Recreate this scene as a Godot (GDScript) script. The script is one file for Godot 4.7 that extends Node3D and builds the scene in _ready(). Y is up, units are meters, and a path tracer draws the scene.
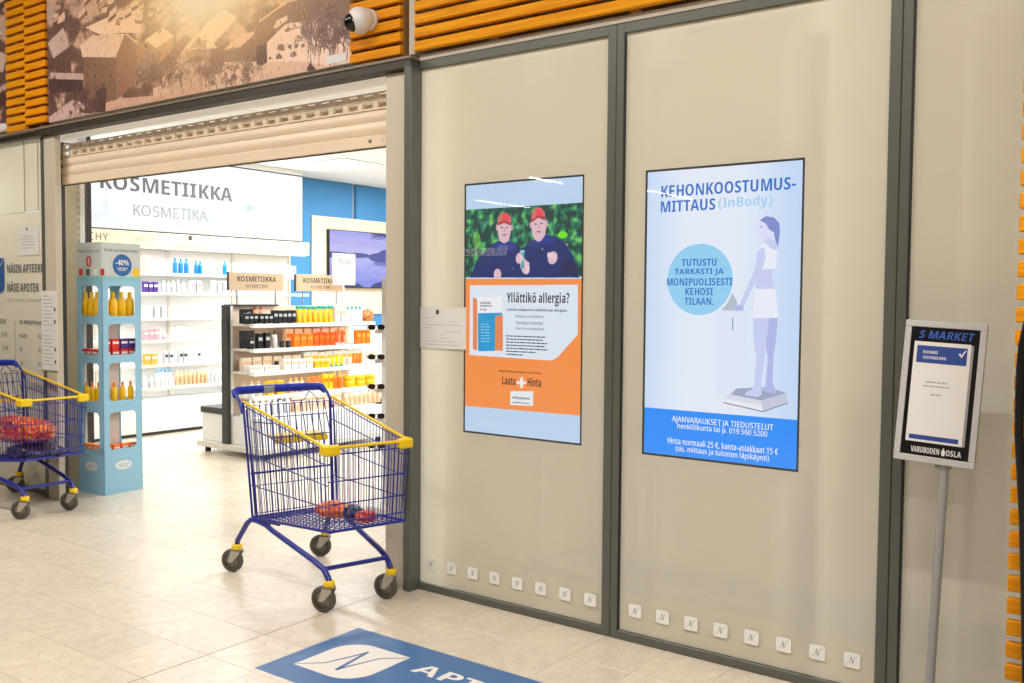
extends Node3D
# A pharmacy front in a shopping hall: glazed partition with two screens, an open roller
# shutter with the lit shop behind it, shopping trolleys, wooden slat cladding above.
# x runs along the shop front (to the right), y is up, z points from the front into the hall.

const EYE := Vector3(0.0, 1.4944, 3.5852)
const FOCAL := 945.95
const TURN := Vector3(-0.0462, 0.6305, 0.0076)
const FACE_X := Basis(Vector3(0, 0, -1), Vector3(0, 1, 0), Vector3(1, 0, 0))   # a print that faces +x
const FACE_UP := Basis(Vector3(1, 0, 0), Vector3(0, 0, -1), Vector3(0, 1, 0))  # a print that lies on the floor

var names := {}
var fonts := {}
var mats := {}
var meshes := {}
var rng := RandomNumberGenerator.new()

# ------------------------------------------------------------------ pixels of the photograph to places
func ray(px: float, py: float) -> Vector3:
	return Basis.from_euler(TURN) * Vector3((px - 512.0) / FOCAL, -(py - 341.5) / FOCAL, -1.0)
func on_z(px: float, py: float, z: float) -> Vector3:
	var r := ray(px, py)
	return EYE + r * ((z - EYE.z) / r.z)
func on_x(px: float, py: float, x: float) -> Vector3:
	var r := ray(px, py)
	return EYE + r * ((x - EYE.x) / r.x)
func to_pixel(p: Vector3) -> Vector3:
	var q := Basis.from_euler(TURN).inverse() * (p - EYE)
	return Vector3(512.0 + FOCAL * q.x / -q.z, 341.5 - FOCAL * q.y / -q.z, -q.z)

# ------------------------------------------------------------------ nodes
func numbered(called: String) -> String:
	var n: int = names.get(called, -1) + 1
	names[called] = n
	return called if n == 0 else "%s_%03d" % [called, n]
func tag(o: Node, label: String, category: String, group := "") -> Node:
	o.set_meta("label", label)
	o.set_meta("category", category)
	if group:
		o.set_meta("group", group)
	return o
func thing(called: String, label: String, category: String, at := Vector3.ZERO, turn := 0.0, group := "") -> Node3D:
	var o := Node3D.new()
	o.name = numbered(called)
	add_child(o)
	o.position = at
	o.rotation.y = turn
	tag(o, label, category, group)
	return o
func structure(called: String, label: String, at := Vector3.ZERO) -> Node3D:
	var o := Node3D.new()
	o.name = numbered(called)
	add_child(o)
	o.position = at
	o.set_meta("kind", "structure")
	o.set_meta("label", label)
	o.set_meta("category", called.split("_")[0])
	return o
func mi(called: String, mesh: Mesh, m: Material, parent: Node, at := Vector3.ZERO, basis := Basis.IDENTITY) -> MeshInstance3D:
	var o := MeshInstance3D.new()
	o.name = called
	o.mesh = mesh
	o.material_override = m
	o.transform = Transform3D(basis, at)
	parent.add_child(o, true)
	return o
func copy_of(o: Node3D, at: Vector3, turn: float, label: String) -> Node3D:
	var c: Node3D = o.duplicate()
	c.name = numbered(String(o.name))
	add_child(c)
	c.position = at
	c.rotation.y = turn
	c.set_meta("label", label)
	return c

# ------------------------------------------------------------------ meshes
func start() -> SurfaceTool:
	var st := SurfaceTool.new()
	st.begin(Mesh.PRIMITIVE_TRIANGLES)
	st.set_smooth_group(-1)
	return st
func quad(st: SurfaceTool, a: Vector3, b: Vector3, c: Vector3, d: Vector3) -> void:
	# a b c d run clockwise seen from the front
	for v in [a, b, c, a, c, d]:
		st.add_vertex(v)
func box_in(st: SurfaceTool, lo: Vector3, hi: Vector3, bevel := 0.0) -> void:
	if bevel <= 0.0:
		var p := func(i: int) -> Vector3: return Vector3(hi.x if i & 1 else lo.x, hi.y if i & 2 else lo.y, hi.z if i & 4 else lo.z)
		for f in [[4, 6, 7, 5], [1, 3, 2, 0], [5, 7, 3, 1], [0, 2, 6, 4], [6, 2, 3, 7], [0, 4, 5, 1]]:
			quad(st, p.call(f[0]), p.call(f[1]), p.call(f[2]), p.call(f[3]))
		return
	# chamfered: faces pulled in, edges and corners filled
	var c := (lo + hi) / 2.0
	var h := (hi - lo) / 2.0
	var b: float = minf(bevel, minf(h.x, minf(h.y, h.z)) * 0.98)
	for ax in 3:
		var u := (ax + 1) % 3
		var w := (ax + 2) % 3
		for s in [-1.0, 1.0]:
			var pts := []
			for k in [[-1, -1], [1, -1], [1, 1], [-1, 1]]:
				var v := Vector3.ZERO
				v[ax] = s * h[ax]
				v[u] = k[0] * (h[u] - b)
				v[w] = k[1] * (h[w] - b)
				pts.append(c + v)
			if s > 0:
				quad(st, pts[3], pts[2], pts[1], pts[0])
			else:
				quad(st, pts[0], pts[1], pts[2], pts[3])
		for s in [-1.0, 1.0]:
			for t in [-1.0, 1.0]:
				# edge along ax between faces u=s and w=t
				var q := []
				for k in [[-1, 0], [1, 0], [1, 1], [-1, 1]]:
					var v := Vector3.ZERO
					v[ax] = k[0] * (h[ax] - b)
					v[u] = s * (h[u] - (b if k[1] == 1 else 0.0))
					v[w] = t * (h[w] - (b if k[1] == 0 else 0.0))
					q.append(c + v)
				if s * t > 0:
					quad(st, q[3], q[2], q[1], q[0])
				else:
					quad(st, q[0], q[1], q[2], q[3])
	for sx in [-1.0, 1.0]:
		for sy in [-1.0, 1.0]:
			for sz in [-1.0, 1.0]:
				var a := c + Vector3(sx * h.x, sy * (h.y - b), sz * (h.z - b))
				var d := c + Vector3(sx * (h.x - b), sy * h.y, sz * (h.z - b))
				var e := c + Vector3(sx * (h.x - b), sy * (h.y - b), sz * h.z)
				for v in ([a, e, d] if sx * sy * sz > 0 else [a, d, e]):
					st.add_vertex(v)
func done(st: SurfaceTool) -> ArrayMesh:
	st.generate_normals()
	return st.commit()
func box(size: Vector3, bevel := 0.0) -> ArrayMesh:
	# a box that stands on its base, centred in x and z
	var key := "box%s%s" % [size, bevel]
	if not meshes.has(key):
		var st := start()
		box_in(st, Vector3(-size.x / 2, 0, -size.z / 2), Vector3(size.x / 2, size.y, size.z / 2), bevel)
		meshes[key] = done(st)
	return meshes[key]
func slab(called: String, lo: Vector3, hi: Vector3, m: Material, parent: Node, bevel := 0.0) -> MeshInstance3D:
	return mi(called, box(hi - lo, bevel), m, parent, Vector3((lo.x + hi.x) / 2, lo.y, (lo.z + hi.z) / 2))
func tube_in(st: SurfaceTool, pts: Array, r, sides := 8, caps := true) -> void:
	# a round tube along points; r is one radius or one for each point
	var rings := []
	var side := Vector3.ZERO
	for i in pts.size():
		var t: Vector3
		if i == 0:
			t = pts[1] - pts[0]
		elif i == pts.size() - 1:
			t = pts[i] - pts[i - 1]
		else:
			t = (pts[i] - pts[i - 1]).normalized() + (pts[i + 1] - pts[i]).normalized()
		t = t.normalized()
		if i == 0:
			side = t.cross(Vector3.UP if absf(t.y) < 0.9 else Vector3.RIGHT).normalized()
		else:
			side = (side - t * side.dot(t)).normalized()
		var other := t.cross(side)
		var rad: float = r[i] if r is Array else r
		var ring := []
		for k in sides:
			var a := TAU * k / sides
			ring.append(pts[i] + (side * cos(a) + other * sin(a)) * rad)
		rings.append(ring)
	for i in range(1, rings.size()):
		for k in sides:
			var n := (k + 1) % sides
			st.set_smooth_group(1)
			quad(st, rings[i - 1][k], rings[i - 1][n], rings[i][n], rings[i][k])
	st.set_smooth_group(-1)
	if caps:
		for k in range(1, sides - 1):
			for v in [rings[0][0], rings[0][k + 1], rings[0][k]]:
				st.add_vertex(v)
			for v in [rings[-1][0], rings[-1][k], rings[-1][k + 1]]:
				st.add_vertex(v)
func tube(pts: Array, r, sides := 8) -> ArrayMesh:
	var st := start()
	tube_in(st, pts, r, sides)
	return done(st)
func wires(list: Array, r: float, sides := 5) -> ArrayMesh:
	var st := start()
	for pts in list:
		tube_in(st, pts, r, sides)
	return done(st)
func lathe_in(st: SurfaceTool, prof: Array, sides := 16, at := Transform3D.IDENTITY) -> void:
	# prof: [radius, height] from the bottom up
	for i in range(1, prof.size()):
		for k in sides:
			var a := TAU * k / sides
			var b := TAU * (k + 1) / sides
			var p := [Vector3(cos(a) * prof[i - 1][0], prof[i - 1][1], sin(a) * prof[i - 1][0]), Vector3(cos(b) * prof[i - 1][0], prof[i - 1][1], sin(b) * prof[i - 1][0]), Vector3(cos(b) * prof[i][0], prof[i][1], sin(b) * prof[i][0]), Vector3(cos(a) * prof[i][0], prof[i][1], sin(a) * prof[i][0])]
			st.set_smooth_group(1)
			var q := []
			for v in p:
				q.append(at * v)
			if prof[i - 1][0] > 1e-5:
				for v in [q[0], q[1], q[2]]:
					st.add_vertex(v)
			if prof[i][0] > 1e-5:
				for v in [q[0], q[2], q[3]]:
					st.add_vertex(v)
func lathe(prof: Array, sides := 16) -> ArrayMesh:
	var key := "lathe%s%d" % [prof, sides]
	if not meshes.has(key):
		var st := start()
		lathe_in(st, prof, sides)
		meshes[key] = done(st)
	return meshes[key]
func plate_in(st: SurfaceTool, outline: PackedVector2Array, z0: float, z1: float) -> void:
	# an outline in xy given a thickness from z0 to z1
	if Geometry2D.is_polygon_clockwise(outline):
		outline = outline.duplicate()
		outline.reverse()
	var idx := Geometry2D.triangulate_polygon(outline)
	for i in range(0, idx.size(), 3):
		var t := [outline[idx[i]], outline[idx[i + 1]], outline[idx[i + 2]]]
		if (t[1] - t[0]).cross(t[2] - t[0]) > 0:
			t = [t[0], t[2], t[1]]
		for v in t:
			st.add_vertex(Vector3(v.x, v.y, z1))
		for v in [t[0], t[2], t[1]]:
			st.add_vertex(Vector3(v.x, v.y, z0))
	for i in outline.size():
		var a := outline[i]
		var b := outline[(i + 1) % outline.size()]
		quad(st, Vector3(a.x, a.y, z1), Vector3(b.x, b.y, z1), Vector3(b.x, b.y, z0), Vector3(a.x, a.y, z0))
func plate(outline: PackedVector2Array, z0: float, z1: float) -> ArrayMesh:
	var st := start()
	plate_in(st, outline, z0, z1)
	return done(st)
func sheet(w: float, h: float) -> ArrayMesh:
	# a print with uv 0..1 facing +z, origin at its lower left corner
	var st := SurfaceTool.new()
	st.begin(Mesh.PRIMITIVE_TRIANGLES)
	for k in [[0, 0], [0, 1], [1, 1], [0, 0], [1, 1], [1, 0]]:
		st.set_normal(Vector3(0, 0, 1))
		st.set_uv(Vector2(k[0], 1 - k[1]))
		st.add_vertex(Vector3(k[0] * w, k[1] * h, 0))
	return st.commit()
func rounded(x0: float, y0: float, x1: float, y1: float, r: float, corners := [1, 1, 1, 1], steps := 5) -> PackedVector2Array:
	# corners: lower left, lower right, upper right, upper left
	var out := PackedVector2Array()
	var cs := [[x0 + r, y0 + r, PI], [x1 - r, y0 + r, PI * 1.5], [x1 - r, y1 - r, 0.0], [x0 + r, y1 - r, PI * 0.5]]
	var sharp := [Vector2(x0, y0), Vector2(x1, y0), Vector2(x1, y1), Vector2(x0, y1)]
	for i in 4:
		if not corners[i]:
			out.append(sharp[i])
			continue
		for k in steps + 1:
			var a: float = cs[i][2] + PI / 2 * k / steps
			out.append(Vector2(cs[i][0] + cos(a) * r, cs[i][1] + sin(a) * r))
	return out

# ------------------------------------------------------------------ materials
func mat(key: String, color: Color, rough := 0.6, metal := 0.0) -> StandardMaterial3D:
	if not mats.has(key):
		var m := StandardMaterial3D.new()
		m.resource_name = key
		m.albedo_color = color
		m.roughness = rough
		m.metallic = metal
		mats[key] = m
	return mats[key]
func glow(key: String, color: Color, energy: float) -> StandardMaterial3D:
	if not mats.has(key):
		var m := mat(key, Color(0.02, 0.02, 0.02), 0.4)
		m.emission_enabled = true
		m.emission = color
		m.emission_energy_multiplier = energy
	return mats[key]
func printed(key: String, im: Image, emit := 0.0, rough := 0.5) -> StandardMaterial3D:
	var m := mat(key, Color.WHITE, rough)
	var t := ImageTexture.create_from_image(im)
	if emit > 0.0:
		m.albedo_color = Color(0.02, 0.02, 0.02)
		m.emission_enabled = true
		m.emission = Color.WHITE
		m.emission_operator = BaseMaterial3D.EMISSION_OP_MULTIPLY
		m.emission_texture = t
		m.emission_energy_multiplier = emit
	else:
		m.albedo_texture = t
	m.texture_repeat = false
	return m
func noise_image(w: int, h: int, freq: Vector2, octaves: int, sd: int, lo: Color, hi: Color, power := 1.0) -> Image:
	var n := FastNoiseLite.new()
	n.seed = sd
	n.noise_type = FastNoiseLite.TYPE_SIMPLEX_SMOOTH
	n.fractal_octaves = octaves
	n.frequency = 1.0
	var im := Image.create(w, h, false, Image.FORMAT_RGB8)
	for y in h:
		for x in w:
			# wrapped on a torus so that the edges meet
			var a := TAU * x / w
			var b := TAU * y / h
			var v := n.get_noise_3d(cos(a) * freq.x, sin(a) * freq.x + cos(b) * freq.y, sin(b) * freq.y)
			im.set_pixel(x, y, lo.lerp(hi, pow(clampf(v * 0.8 + 0.5, 0, 1), power)))
	return im
func triplanar(m: StandardMaterial3D, im: Image, scale: Vector3, world := true) -> StandardMaterial3D:
	m.albedo_texture = ImageTexture.create_from_image(im)
	m.uv1_triplanar = true
	m.uv1_world_triplanar = world
	m.uv1_scale = scale
	return m

# ------------------------------------------------------------------ lettering
func font(weight: int, italic := false, family := "Droid Sans") -> SystemFont:
	var key := "%s%d%s" % [family, weight, italic]
	if not fonts.has(key):
		var f := SystemFont.new()
		f.font_names = PackedStringArray([family])
		f.font_weight = weight
		f.font_italic = italic
		fonts[key] = f
	return fonts[key]
func letters(parent: Node, txt: String, at: Vector3, size: Vector2, m: Material, weight := 400, align := 0, basis := Basis.IDENTITY, family := "Droid Sans", slant := 0.0) -> MeshInstance3D:
	# lettering fitted into size.x by size.y (0 keeps the natural width); at is its lower left, centre or right
	var t := TextMesh.new()
	t.text = txt
	t.font = font(weight, false, family)
	t.font_size = 40
	t.pixel_size = 0.01
	t.depth = 0.02
	t.curve_step = 2.0
	t.horizontal_alignment = HORIZONTAL_ALIGNMENT_LEFT
	t.vertical_alignment = VERTICAL_ALIGNMENT_BOTTOM
	var box_ := t.get_aabb()
	var sy: float = size.y / maxf(box_.size.y, 0.001)
	var sx: float = size.x / maxf(box_.size.x, 0.001) if size.x > 0.0 else sy
	if size.y <= 0.0:
		sy = sx
	var local := Transform3D(Basis(Vector3(sx, 0, 0), Vector3(slant * sy, sy, 0), Vector3(0, 0, 0.02)), Vector3.ZERO)
	var off := Vector3(box_.position.x * sx + box_.size.x * sx * (0.5 if align == 1 else 1.0 if align == 2 else 0.0), box_.position.y * sy, 0)
	local.origin = -off
	var o := MeshInstance3D.new()
	o.name = "lettering"
	o.mesh = t
	o.material_override = m
	o.transform = Transform3D(basis, at) * local
	parent.add_child(o, true)
	return o
func bars(parent: Node, at: Vector3, rows: Array, pitch: float, thick: float, m: Material, basis := Basis.IDENTITY, called := "text_lines") -> MeshInstance3D:
	# lines of print too small to read: rows of words, each row [start, length]
	var st := start()
	var k := 0
	for r in rows:
		var x: float = r[0]
		while x < r[0] + r[1] - 1e-4:
			var w: float = minf(thick * rng.randf_range(1.5, 5.0), r[0] + r[1] - x)
			box_in(st, Vector3(x, -pitch * k, 0), Vector3(x + w, -pitch * k + thick, 0.0004))
			x += w + thick * 0.7
		k += 1
	return mi(called, done(st), m, parent, at, basis)

# ------------------------------------------------------------------ flat prints
func fill(im: Image, pts: Array, c: Color) -> void:
	var lo := 1e9
	var hi := -1e9
	for p in pts:
		lo = minf(lo, p.y)
		hi = maxf(hi, p.y)
	for y in range(maxi(0, int(lo)), mini(im.get_height(), int(hi) + 1)):
		var xs := []
		for i in pts.size():
			var a: Vector2 = pts[i]
			var b: Vector2 = pts[(i + 1) % pts.size()]
			if (a.y <= y + 0.5) != (b.y <= y + 0.5):
				xs.append(a.x + (y + 0.5 - a.y) / (b.y - a.y) * (b.x - a.x))
		xs.sort()
		for i in range(0, xs.size() - 1, 2):
			var x0 := maxi(0, int(round(xs[i])))
			var x1 := mini(im.get_width(), int(round(xs[i + 1])))
			if x1 <= x0:
				continue
			if c.a >= 0.999:
				im.fill_rect(Rect2i(x0, y, x1 - x0, 1), c)
			else:
				for x in range(x0, x1):
					im.set_pixel(x, y, im.get_pixel(x, y).lerp(Color(c, 1), c.a))
func disc(im: Image, c: Vector2, r: Vector2, col: Color, tilt := 0.0) -> void:
	var pts := []
	for k in 28:
		pts.append(c + Vector2(cos(TAU * k / 28) * r.x, sin(TAU * k / 28) * r.y).rotated(tilt))
	fill(im, pts, col)
func stroke(im: Image, a: Vector2, b: Vector2, w0: float, w1: float, c: Color) -> void:
	var n := (b - a).orthogonal().normalized()
	fill(im, [a + n * w0, b + n * w1, b - n * w1, a - n * w0], c)
func twigs(im: Image, at: Vector2, dir: Vector2, width: float, depth: int, c: Color) -> void:
	var to := at + dir
	stroke(im, at, to, maxf(width, 0.55), maxf(width * 0.7, 0.55), c)
	if depth > 0:
		for k in 3:
			twigs(im, at.lerp(to, rng.randf_range(0.5, 1.0)), dir.rotated(rng.randf_range(-0.75, 0.75)) * rng.randf_range(0.55, 0.8), width * 0.65, depth - 1, c)

# ------------------------------------------------------------------ the place
func _ready() -> void:
	rng.seed = 7
	camera_and_light()
	make_materials()
	build_floor()
	build_shell()
	build_front()
	build_cladding()
	build_shutter()
	build_screens()
	build_shop()
	build_trolleys()
	build_display_tower()
	build_poster_stand()
	build_small_things()

func camera_and_light() -> void:
	var cam := Camera3D.new()
	cam.name = "camera"
	cam.fov = rad_to_deg(2.0 * atan(341.5 / FOCAL))
	cam.position = EYE
	cam.rotation = TURN
	cam.current = true
	cam.near = 0.05
	cam.far = 80.0
	add_child(cam)
	var env := Environment.new()
	env.background_mode = Environment.BG_COLOR
	env.background_color = Color(0.05, 0.05, 0.05)
	env.tonemap_mode = Environment.TONE_MAPPER_LINEAR
	env.tonemap_exposure = 1.0
	env.sdfgi_enabled = true
	env.ssao_enabled = true
	env.ssil_enabled = true
	var we := WorldEnvironment.new()
	we.name = "surroundings"
	we.environment = env
	add_child(we)
	# hall: linear pendant lamps, [x, z, length, along x?, energy]
	for a in [[-6.6, 2.2, 1.8, 1, 9.5, 4.3], [-3.7, 2.4, 1.8, 1, 7.5, 4.3], [-0.8, 2.4, 1.8, 1, 8.5, 4.3], [2.0, 2.4, 1.8, 1, 8.5, 4.3], [0.9, 5.6, 1.8, 1, 9.5, 4.3], [3.8, 5.6, 1.8, 1, 8.0, 4.3], [-9.05, 9.75, 1.0, 0, 2.0, 3.5], [-8.3, 12.9, 1.8, 0, 2.0, 3.5], [-12.1, 12.6, 1.9, 0, 2.0, 3.5]]:
		pendant_lamp(Vector3(a[0], a[5], a[1]), a[2], a[3] == 1, a[4])
	# shop: recessed ceiling panels
	for x in [-8.2, -5.6, -3.4]:
		for z in [-2.9, -4.3, -6.0]:
			panel_lamp(Vector3(x, 3.06, z), 2.8 if z > -3.0 else 5.0)
	panel_lamp(Vector3(-7.9, 3.06, -0.5), 3.5)  # extra panel, added to light the door bay's upper film from behind
	for x in [-1.6, 0.6]:
		panel_lamp(Vector3(x, 3.06, -2.2), 4.0)

func pendant_lamp(at: Vector3, length: float, along_x: bool, energy: float) -> void:
	var lamp := thing("pendant_lamp", "slim linear pendant lamp hanging from the hall ceiling", "lamp", at, 0.0 if along_x else PI / 2, "linear pendant lamps of the hall")
	slab("housing", Vector3(-length / 2, 0.0, -0.05), Vector3(length / 2, 0.06, 0.05), mat("lamp_white", Color(0.85, 0.85, 0.83), 0.4), lamp, 0.006)
	slab("diffuser", Vector3(-length / 2 + 0.02, -0.012, -0.04), Vector3(length / 2 - 0.02, 0.0, 0.04), glow("lamp_glow", Color(1, 0.97, 0.92), 2.5), lamp)
	for s in [-1, 1]:
		mi("cable", tube([Vector3(s * length * 0.4, 0.06, 0), Vector3(s * length * 0.4, 4.4 - at.y, 0)], 0.003, 5), mat("cable", Color(0.3, 0.3, 0.3)), lamp)
	var l := AreaLight3D.new()
	l.name = "lamp_light"
	l.area_size = Vector2(length, 0.06)
	l.light_energy = energy
	l.light_color = Color(1.0, 0.98, 0.955)
	l.shadow_enabled = true
	l.set("area_range", 30.0)
	lamp.add_child(l)
	l.position = Vector3(0, -0.02, 0)
	l.rotation.x = -PI / 2

func panel_lamp(at: Vector3, energy: float) -> void:
	var lamp := thing("ceiling_panel_lamp", "square white panel lamp set in the shop ceiling", "lamp", at, 0.0, "square panel lamps of the shop ceiling")
	slab("frame", Vector3(-0.31, -0.012, -0.31), Vector3(0.31, 0.0, 0.31), mat("lamp_white", Color(0.85, 0.85, 0.83), 0.4), lamp)
	slab("diffuser", Vector3(-0.29, -0.018, -0.29), Vector3(0.29, -0.012, 0.29), glow("panel_glow", Color(1, 0.99, 0.97), 3.0), lamp)
	var l := AreaLight3D.new()
	l.name = "lamp_light"
	l.area_size = Vector2(0.58, 0.58)
	l.light_energy = energy
	l.light_color = Color(0.97, 0.985, 1.0)
	l.shadow_enabled = true
	l.set("area_range", 20.0)
	lamp.add_child(l)
	l.position = Vector3(0, -0.03, 0)
	l.rotation.x = -PI / 2

func make_materials() -> void:
	mat("steel", Color(0.39, 0.395, 0.365), 0.38, 0.25)
	mat("groove", Color(0.12, 0.12, 0.115), 0.6)
	mat("rail_beige", Color(0.78, 0.74, 0.67), 0.45)
	mat("shutter", Color(0.92, 0.84, 0.73), 0.42)
	mat("ledge", Color(0.50, 0.45, 0.38), 0.5)
	mat("trim_pale", Color(0.72, 0.68, 0.62), 0.6)
	mat("white", Color(0.93, 0.93, 0.92), 0.5)
	mat("offwhite", Color(0.88, 0.86, 0.82), 0.6)
	mat("paper", Color(0.875, 0.86, 0.84), 0.8)
	mat("black", Color(0.035, 0.035, 0.038), 0.35)
	mat("dark_grey", Color(0.23, 0.23, 0.225), 0.5)
	mat("ink_grey", Color(0.35, 0.36, 0.36), 0.7)
	mat("ink_pale", Color(0.62, 0.62, 0.63), 0.8)
	mat("beige_board", Color(0.86, 0.75, 0.62), 0.6)
	mat("hall_wall", Color(0.62, 0.59, 0.54), 0.8)
	mat("hall_ceiling", Color(0.86, 0.85, 0.83), 0.9)
	var glass := mat("clear_glass", Color(0.98, 1.0, 0.99, 0.02), 0.015)
	glass.transparency = BaseMaterial3D.TRANSPARENCY_ALPHA
	glass.metallic_specular = 0.36
	var film := mat("frosted_film", Color(0.90, 0.87, 0.79), 0.75)
	film.backlight_enabled = true
	film.backlight = Color(0.74, 0.73, 0.67)
	# pine slats, oiled orange: grain runs along x
	for k in 3:
		var wood := mat("pine_%d" % k, Color.WHITE, 0.65)
		wood.metallic_specular = 0.3
		triplanar(wood, noise_image(256, 128, Vector2(0.5 + 0.1 * k, 3.0), 4, 11 + k, Color(0.79 + 0.02 * k, 0.475 + 0.015 * k, 0.015), Color(0.94, 0.66 - 0.02 * k, 0.07)), Vector3(0.9, 5.0, 5.0))
	# vinyl tiles: fine speckle
	for k in 4:
		var tile := mat("tile_%d" % k, Color.WHITE, 0.27)
		var s := 0.985 + 0.01 * k
		var im := noise_image(256, 256, Vector2(1.2, 1.2), 4, 40 + k, Color(0.80 * s, 0.752 * s, 0.675 * s), Color(0.85 * s, 0.807 * s, 0.735 * s))
		for n in 900:
			var d := rng.randf()
			im.fill_rect(Rect2i(rng.randi() % 254, rng.randi() % 254, 1 + rng.randi() % 3, 1 + rng.randi() % 2), Color(0.88, 0.84, 0.77) if d < 0.5 else Color(0.745, 0.69, 0.61) if d < 0.93 else Color(0.62, 0.55, 0.46))
		triplanar(tile, im, Vector3(1.55, 1.55, 1.55))
		tile.metallic_specular = 0.5

# ------------------------------------------------------------------ floor
func build_floor() -> void:
	var f := structure("floor", "polished beige speckled vinyl tile floor of the hall and shop")
	slab("screed", Vector3(-14.5, -0.1, -9.0), Vector3(8.0, -0.005, 20.0), mat("joint", Color(0.62, 0.55, 0.46), 0.8), f)
	var st := start()
	box_in(st, Vector3(-0.1494, -0.0049, -0.1494), Vector3(0.1494, 0.0, 0.1494), 0.0009)
	var tile := done(st)
	var seen := []
	var rest := []
	for i in range(-37, 16):
		for k in range(-29, 18):
			var p := Vector3(-3.3 + 0.3 * i + 0.15, 0.0, 0.3 * k + 0.15)
			var q := to_pixel(p)
			if q.z > 0.5 and q.x > -45 and q.x < 1070 and q.y < 745 and q.y > 420 and (p.z > -0.15 or (p.x < -3.3 and p.z < -0.1)):
				seen.append([q.z, p])
			else:
				rest.append(p)
	seen.sort_custom(func(a, b): return a[0] < b[0])
	for n in seen.size():
		if n < 300:
			mi("floor_tile", tile, mats["tile_%d" % (rng.randi() % 4)], f, seen[n][1])
		else:
			rest.append(seen[n][1])
	var all := start()
	for p in rest:
		box_in(all, p - Vector3(0.1494, 0.0049, 0.1494), p + Vector3(0.1494, 0, 0.1494))
	var o := mi("floor_tiles", done(all), mats.tile_1, f)
	o.set_meta("kind", "stuff")
	slab("expansion_joint", Vector3(-3.3022, -0.004, 0.0), Vector3(-3.2978, 0.0002, 5.0), mat("joint_dark", Color(0.40, 0.34, 0.28), 0.8), f)
	# the blue floor print with the pharmacy's emblem
	var d := thing("floor_sticker", "blue floor sticker with white emblem and pharmacy lettering", "floor sticker", Vector3(-3.03, 0.0, 1.17))
	var blue := mat("sticker_blue", Color(0.25, 0.42, 0.62), 0.38)
	slab("sheet", Vector3(0, 0.0, -0.58), Vector3(2.55, 0.0012, 0), blue, d, 0.0004)
	var white := mat("sticker_white", Color(0.90, 0.88, 0.85), 0.4)
	var em := mi("emblem", plate(rounded(0.095, 0.12, 0.425, 0.455, 0.13, [0, 1, 0, 1], 8), 0.0, 0.0008), white, d, Vector3(0, 0.0012, 0), FACE_UP)
	mi("emblem_letter", script_n(0.095, 0.12, 0.33, 0.335), blue, em, Vector3(0, 0, 0.0009))
	letters(d, "APTEEKKI", Vector3(0.515, 0.0014, -0.354), Vector2(0.82, 0.088), white, 700, 0, FACE_UP)

func script_n(x: float, y: float, w: float, h: float) -> ArrayMesh:
	# the emblem's slanted N: a hairline in, a stem, a thin diagonal, a stem, a hairline out
	var st := start()
	var seg := func(a: Vector2, b: Vector2, w0: float, w1: float) -> void:
		var n := (b - a).orthogonal().normalized()
		var p := PackedVector2Array()
		for v in [a + n * w0, b + n * w1, b - n * w1, a - n * w0]:
			p.append(Vector2(x + v.x * w, y + v.y * h))
		plate_in(st, p, 0.0, 0.0004)
	seg.call(Vector2(0.02, 0.03), Vector2(0.28, 0.25), 0.008, 0.012)
	seg.call(Vector2(0.28, 0.25), Vector2(0.46, 0.80), 0.012, 0.018)
	seg.call(Vector2(0.45, 0.82), Vector2(0.55, 0.18), 0.022, 0.026)
	seg.call(Vector2(0.54, 0.18), Vector2(0.72, 0.75), 0.018, 0.012)
	seg.call(Vector2(0.72, 0.75), Vector2(0.98, 0.97), 0.012, 0.008)
	return done(st)

# ------------------------------------------------------------------ walls and ceilings
func build_shell() -> void:
	var c := structure("ceiling", "pale ceiling of the shopping hall")
	slab("board", Vector3(-14.5, 4.4, -0.3), Vector3(8.0, 4.6, 20.0), mats.hall_ceiling, c)
	for a in [["wall_left", Vector3(-14.7, 0, 0.0), Vector3(-14.5, 4.4, 20.0)], ["wall_right", Vector3(8.0, 0, -9.0), Vector3(8.2, 4.4, 20.0)], ["wall_back", Vector3(-14.5, 0, 20.0), Vector3(8.0, 4.4, 20.2)]]:
		var w := structure(a[0], "plain beige painted wall closing the shopping hall")
		slab("plaster", a[1], a[2], mats.hall_wall, w)
	# the shop's own shell
	var sc := structure("ceiling", "white ceiling of the pharmacy shop")
	slab("board", Vector3(-9.7, 3.06, -9.0), Vector3(8.0, 3.2, -0.12), mat("shop_white", Color(0.92, 0.92, 0.91), 0.8), sc)
	var sl := structure("wall_shop", "blue painted end wall of the pharmacy with white joints")
	slab("plaster", Vector3(-9.9, 0, -9.0), Vector3(-9.66, 3.06, 0.0), mats.shop_white, sl)
	var blue := mat("wall_blue", Color(0.26, 0.53, 0.74), 0.7)
	for s in [[-4.62, -5.79], [-5.86, -7.10], [-7.17, -8.9]]:
		slab("blue_panel", Vector3(-9.66, 0.1, s[1]), Vector3(-9.6, 3.055, s[0]), blue, sl, 0.004)
	var sb := structure("wall_rear", "white rear wall of the pharmacy")
	slab("plaster", Vector3(-9.9, 0, -9.2), Vector3(8.0, 3.06, -9.0), mats.shop_white, sb)
	# masonry above and beside the glazed front
	var u := structure("wall_front", "plastered wall above the glazed shop front")
	slab("masonry", Vector3(-14.5, 2.70, -0.3), Vector3(8.0, 4.4, -0.16), mats.hall_wall, u)
	slab("masonry", Vector3(1.2, 0.0, -0.3), Vector3(8.0, 2.70, -0.02), mats.hall_wall, u)
	slab("masonry", Vector3(-14.5, 0.0, -0.3), Vector3(-8.6, 2.70, -0.02), mats.hall_wall, u)

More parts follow.
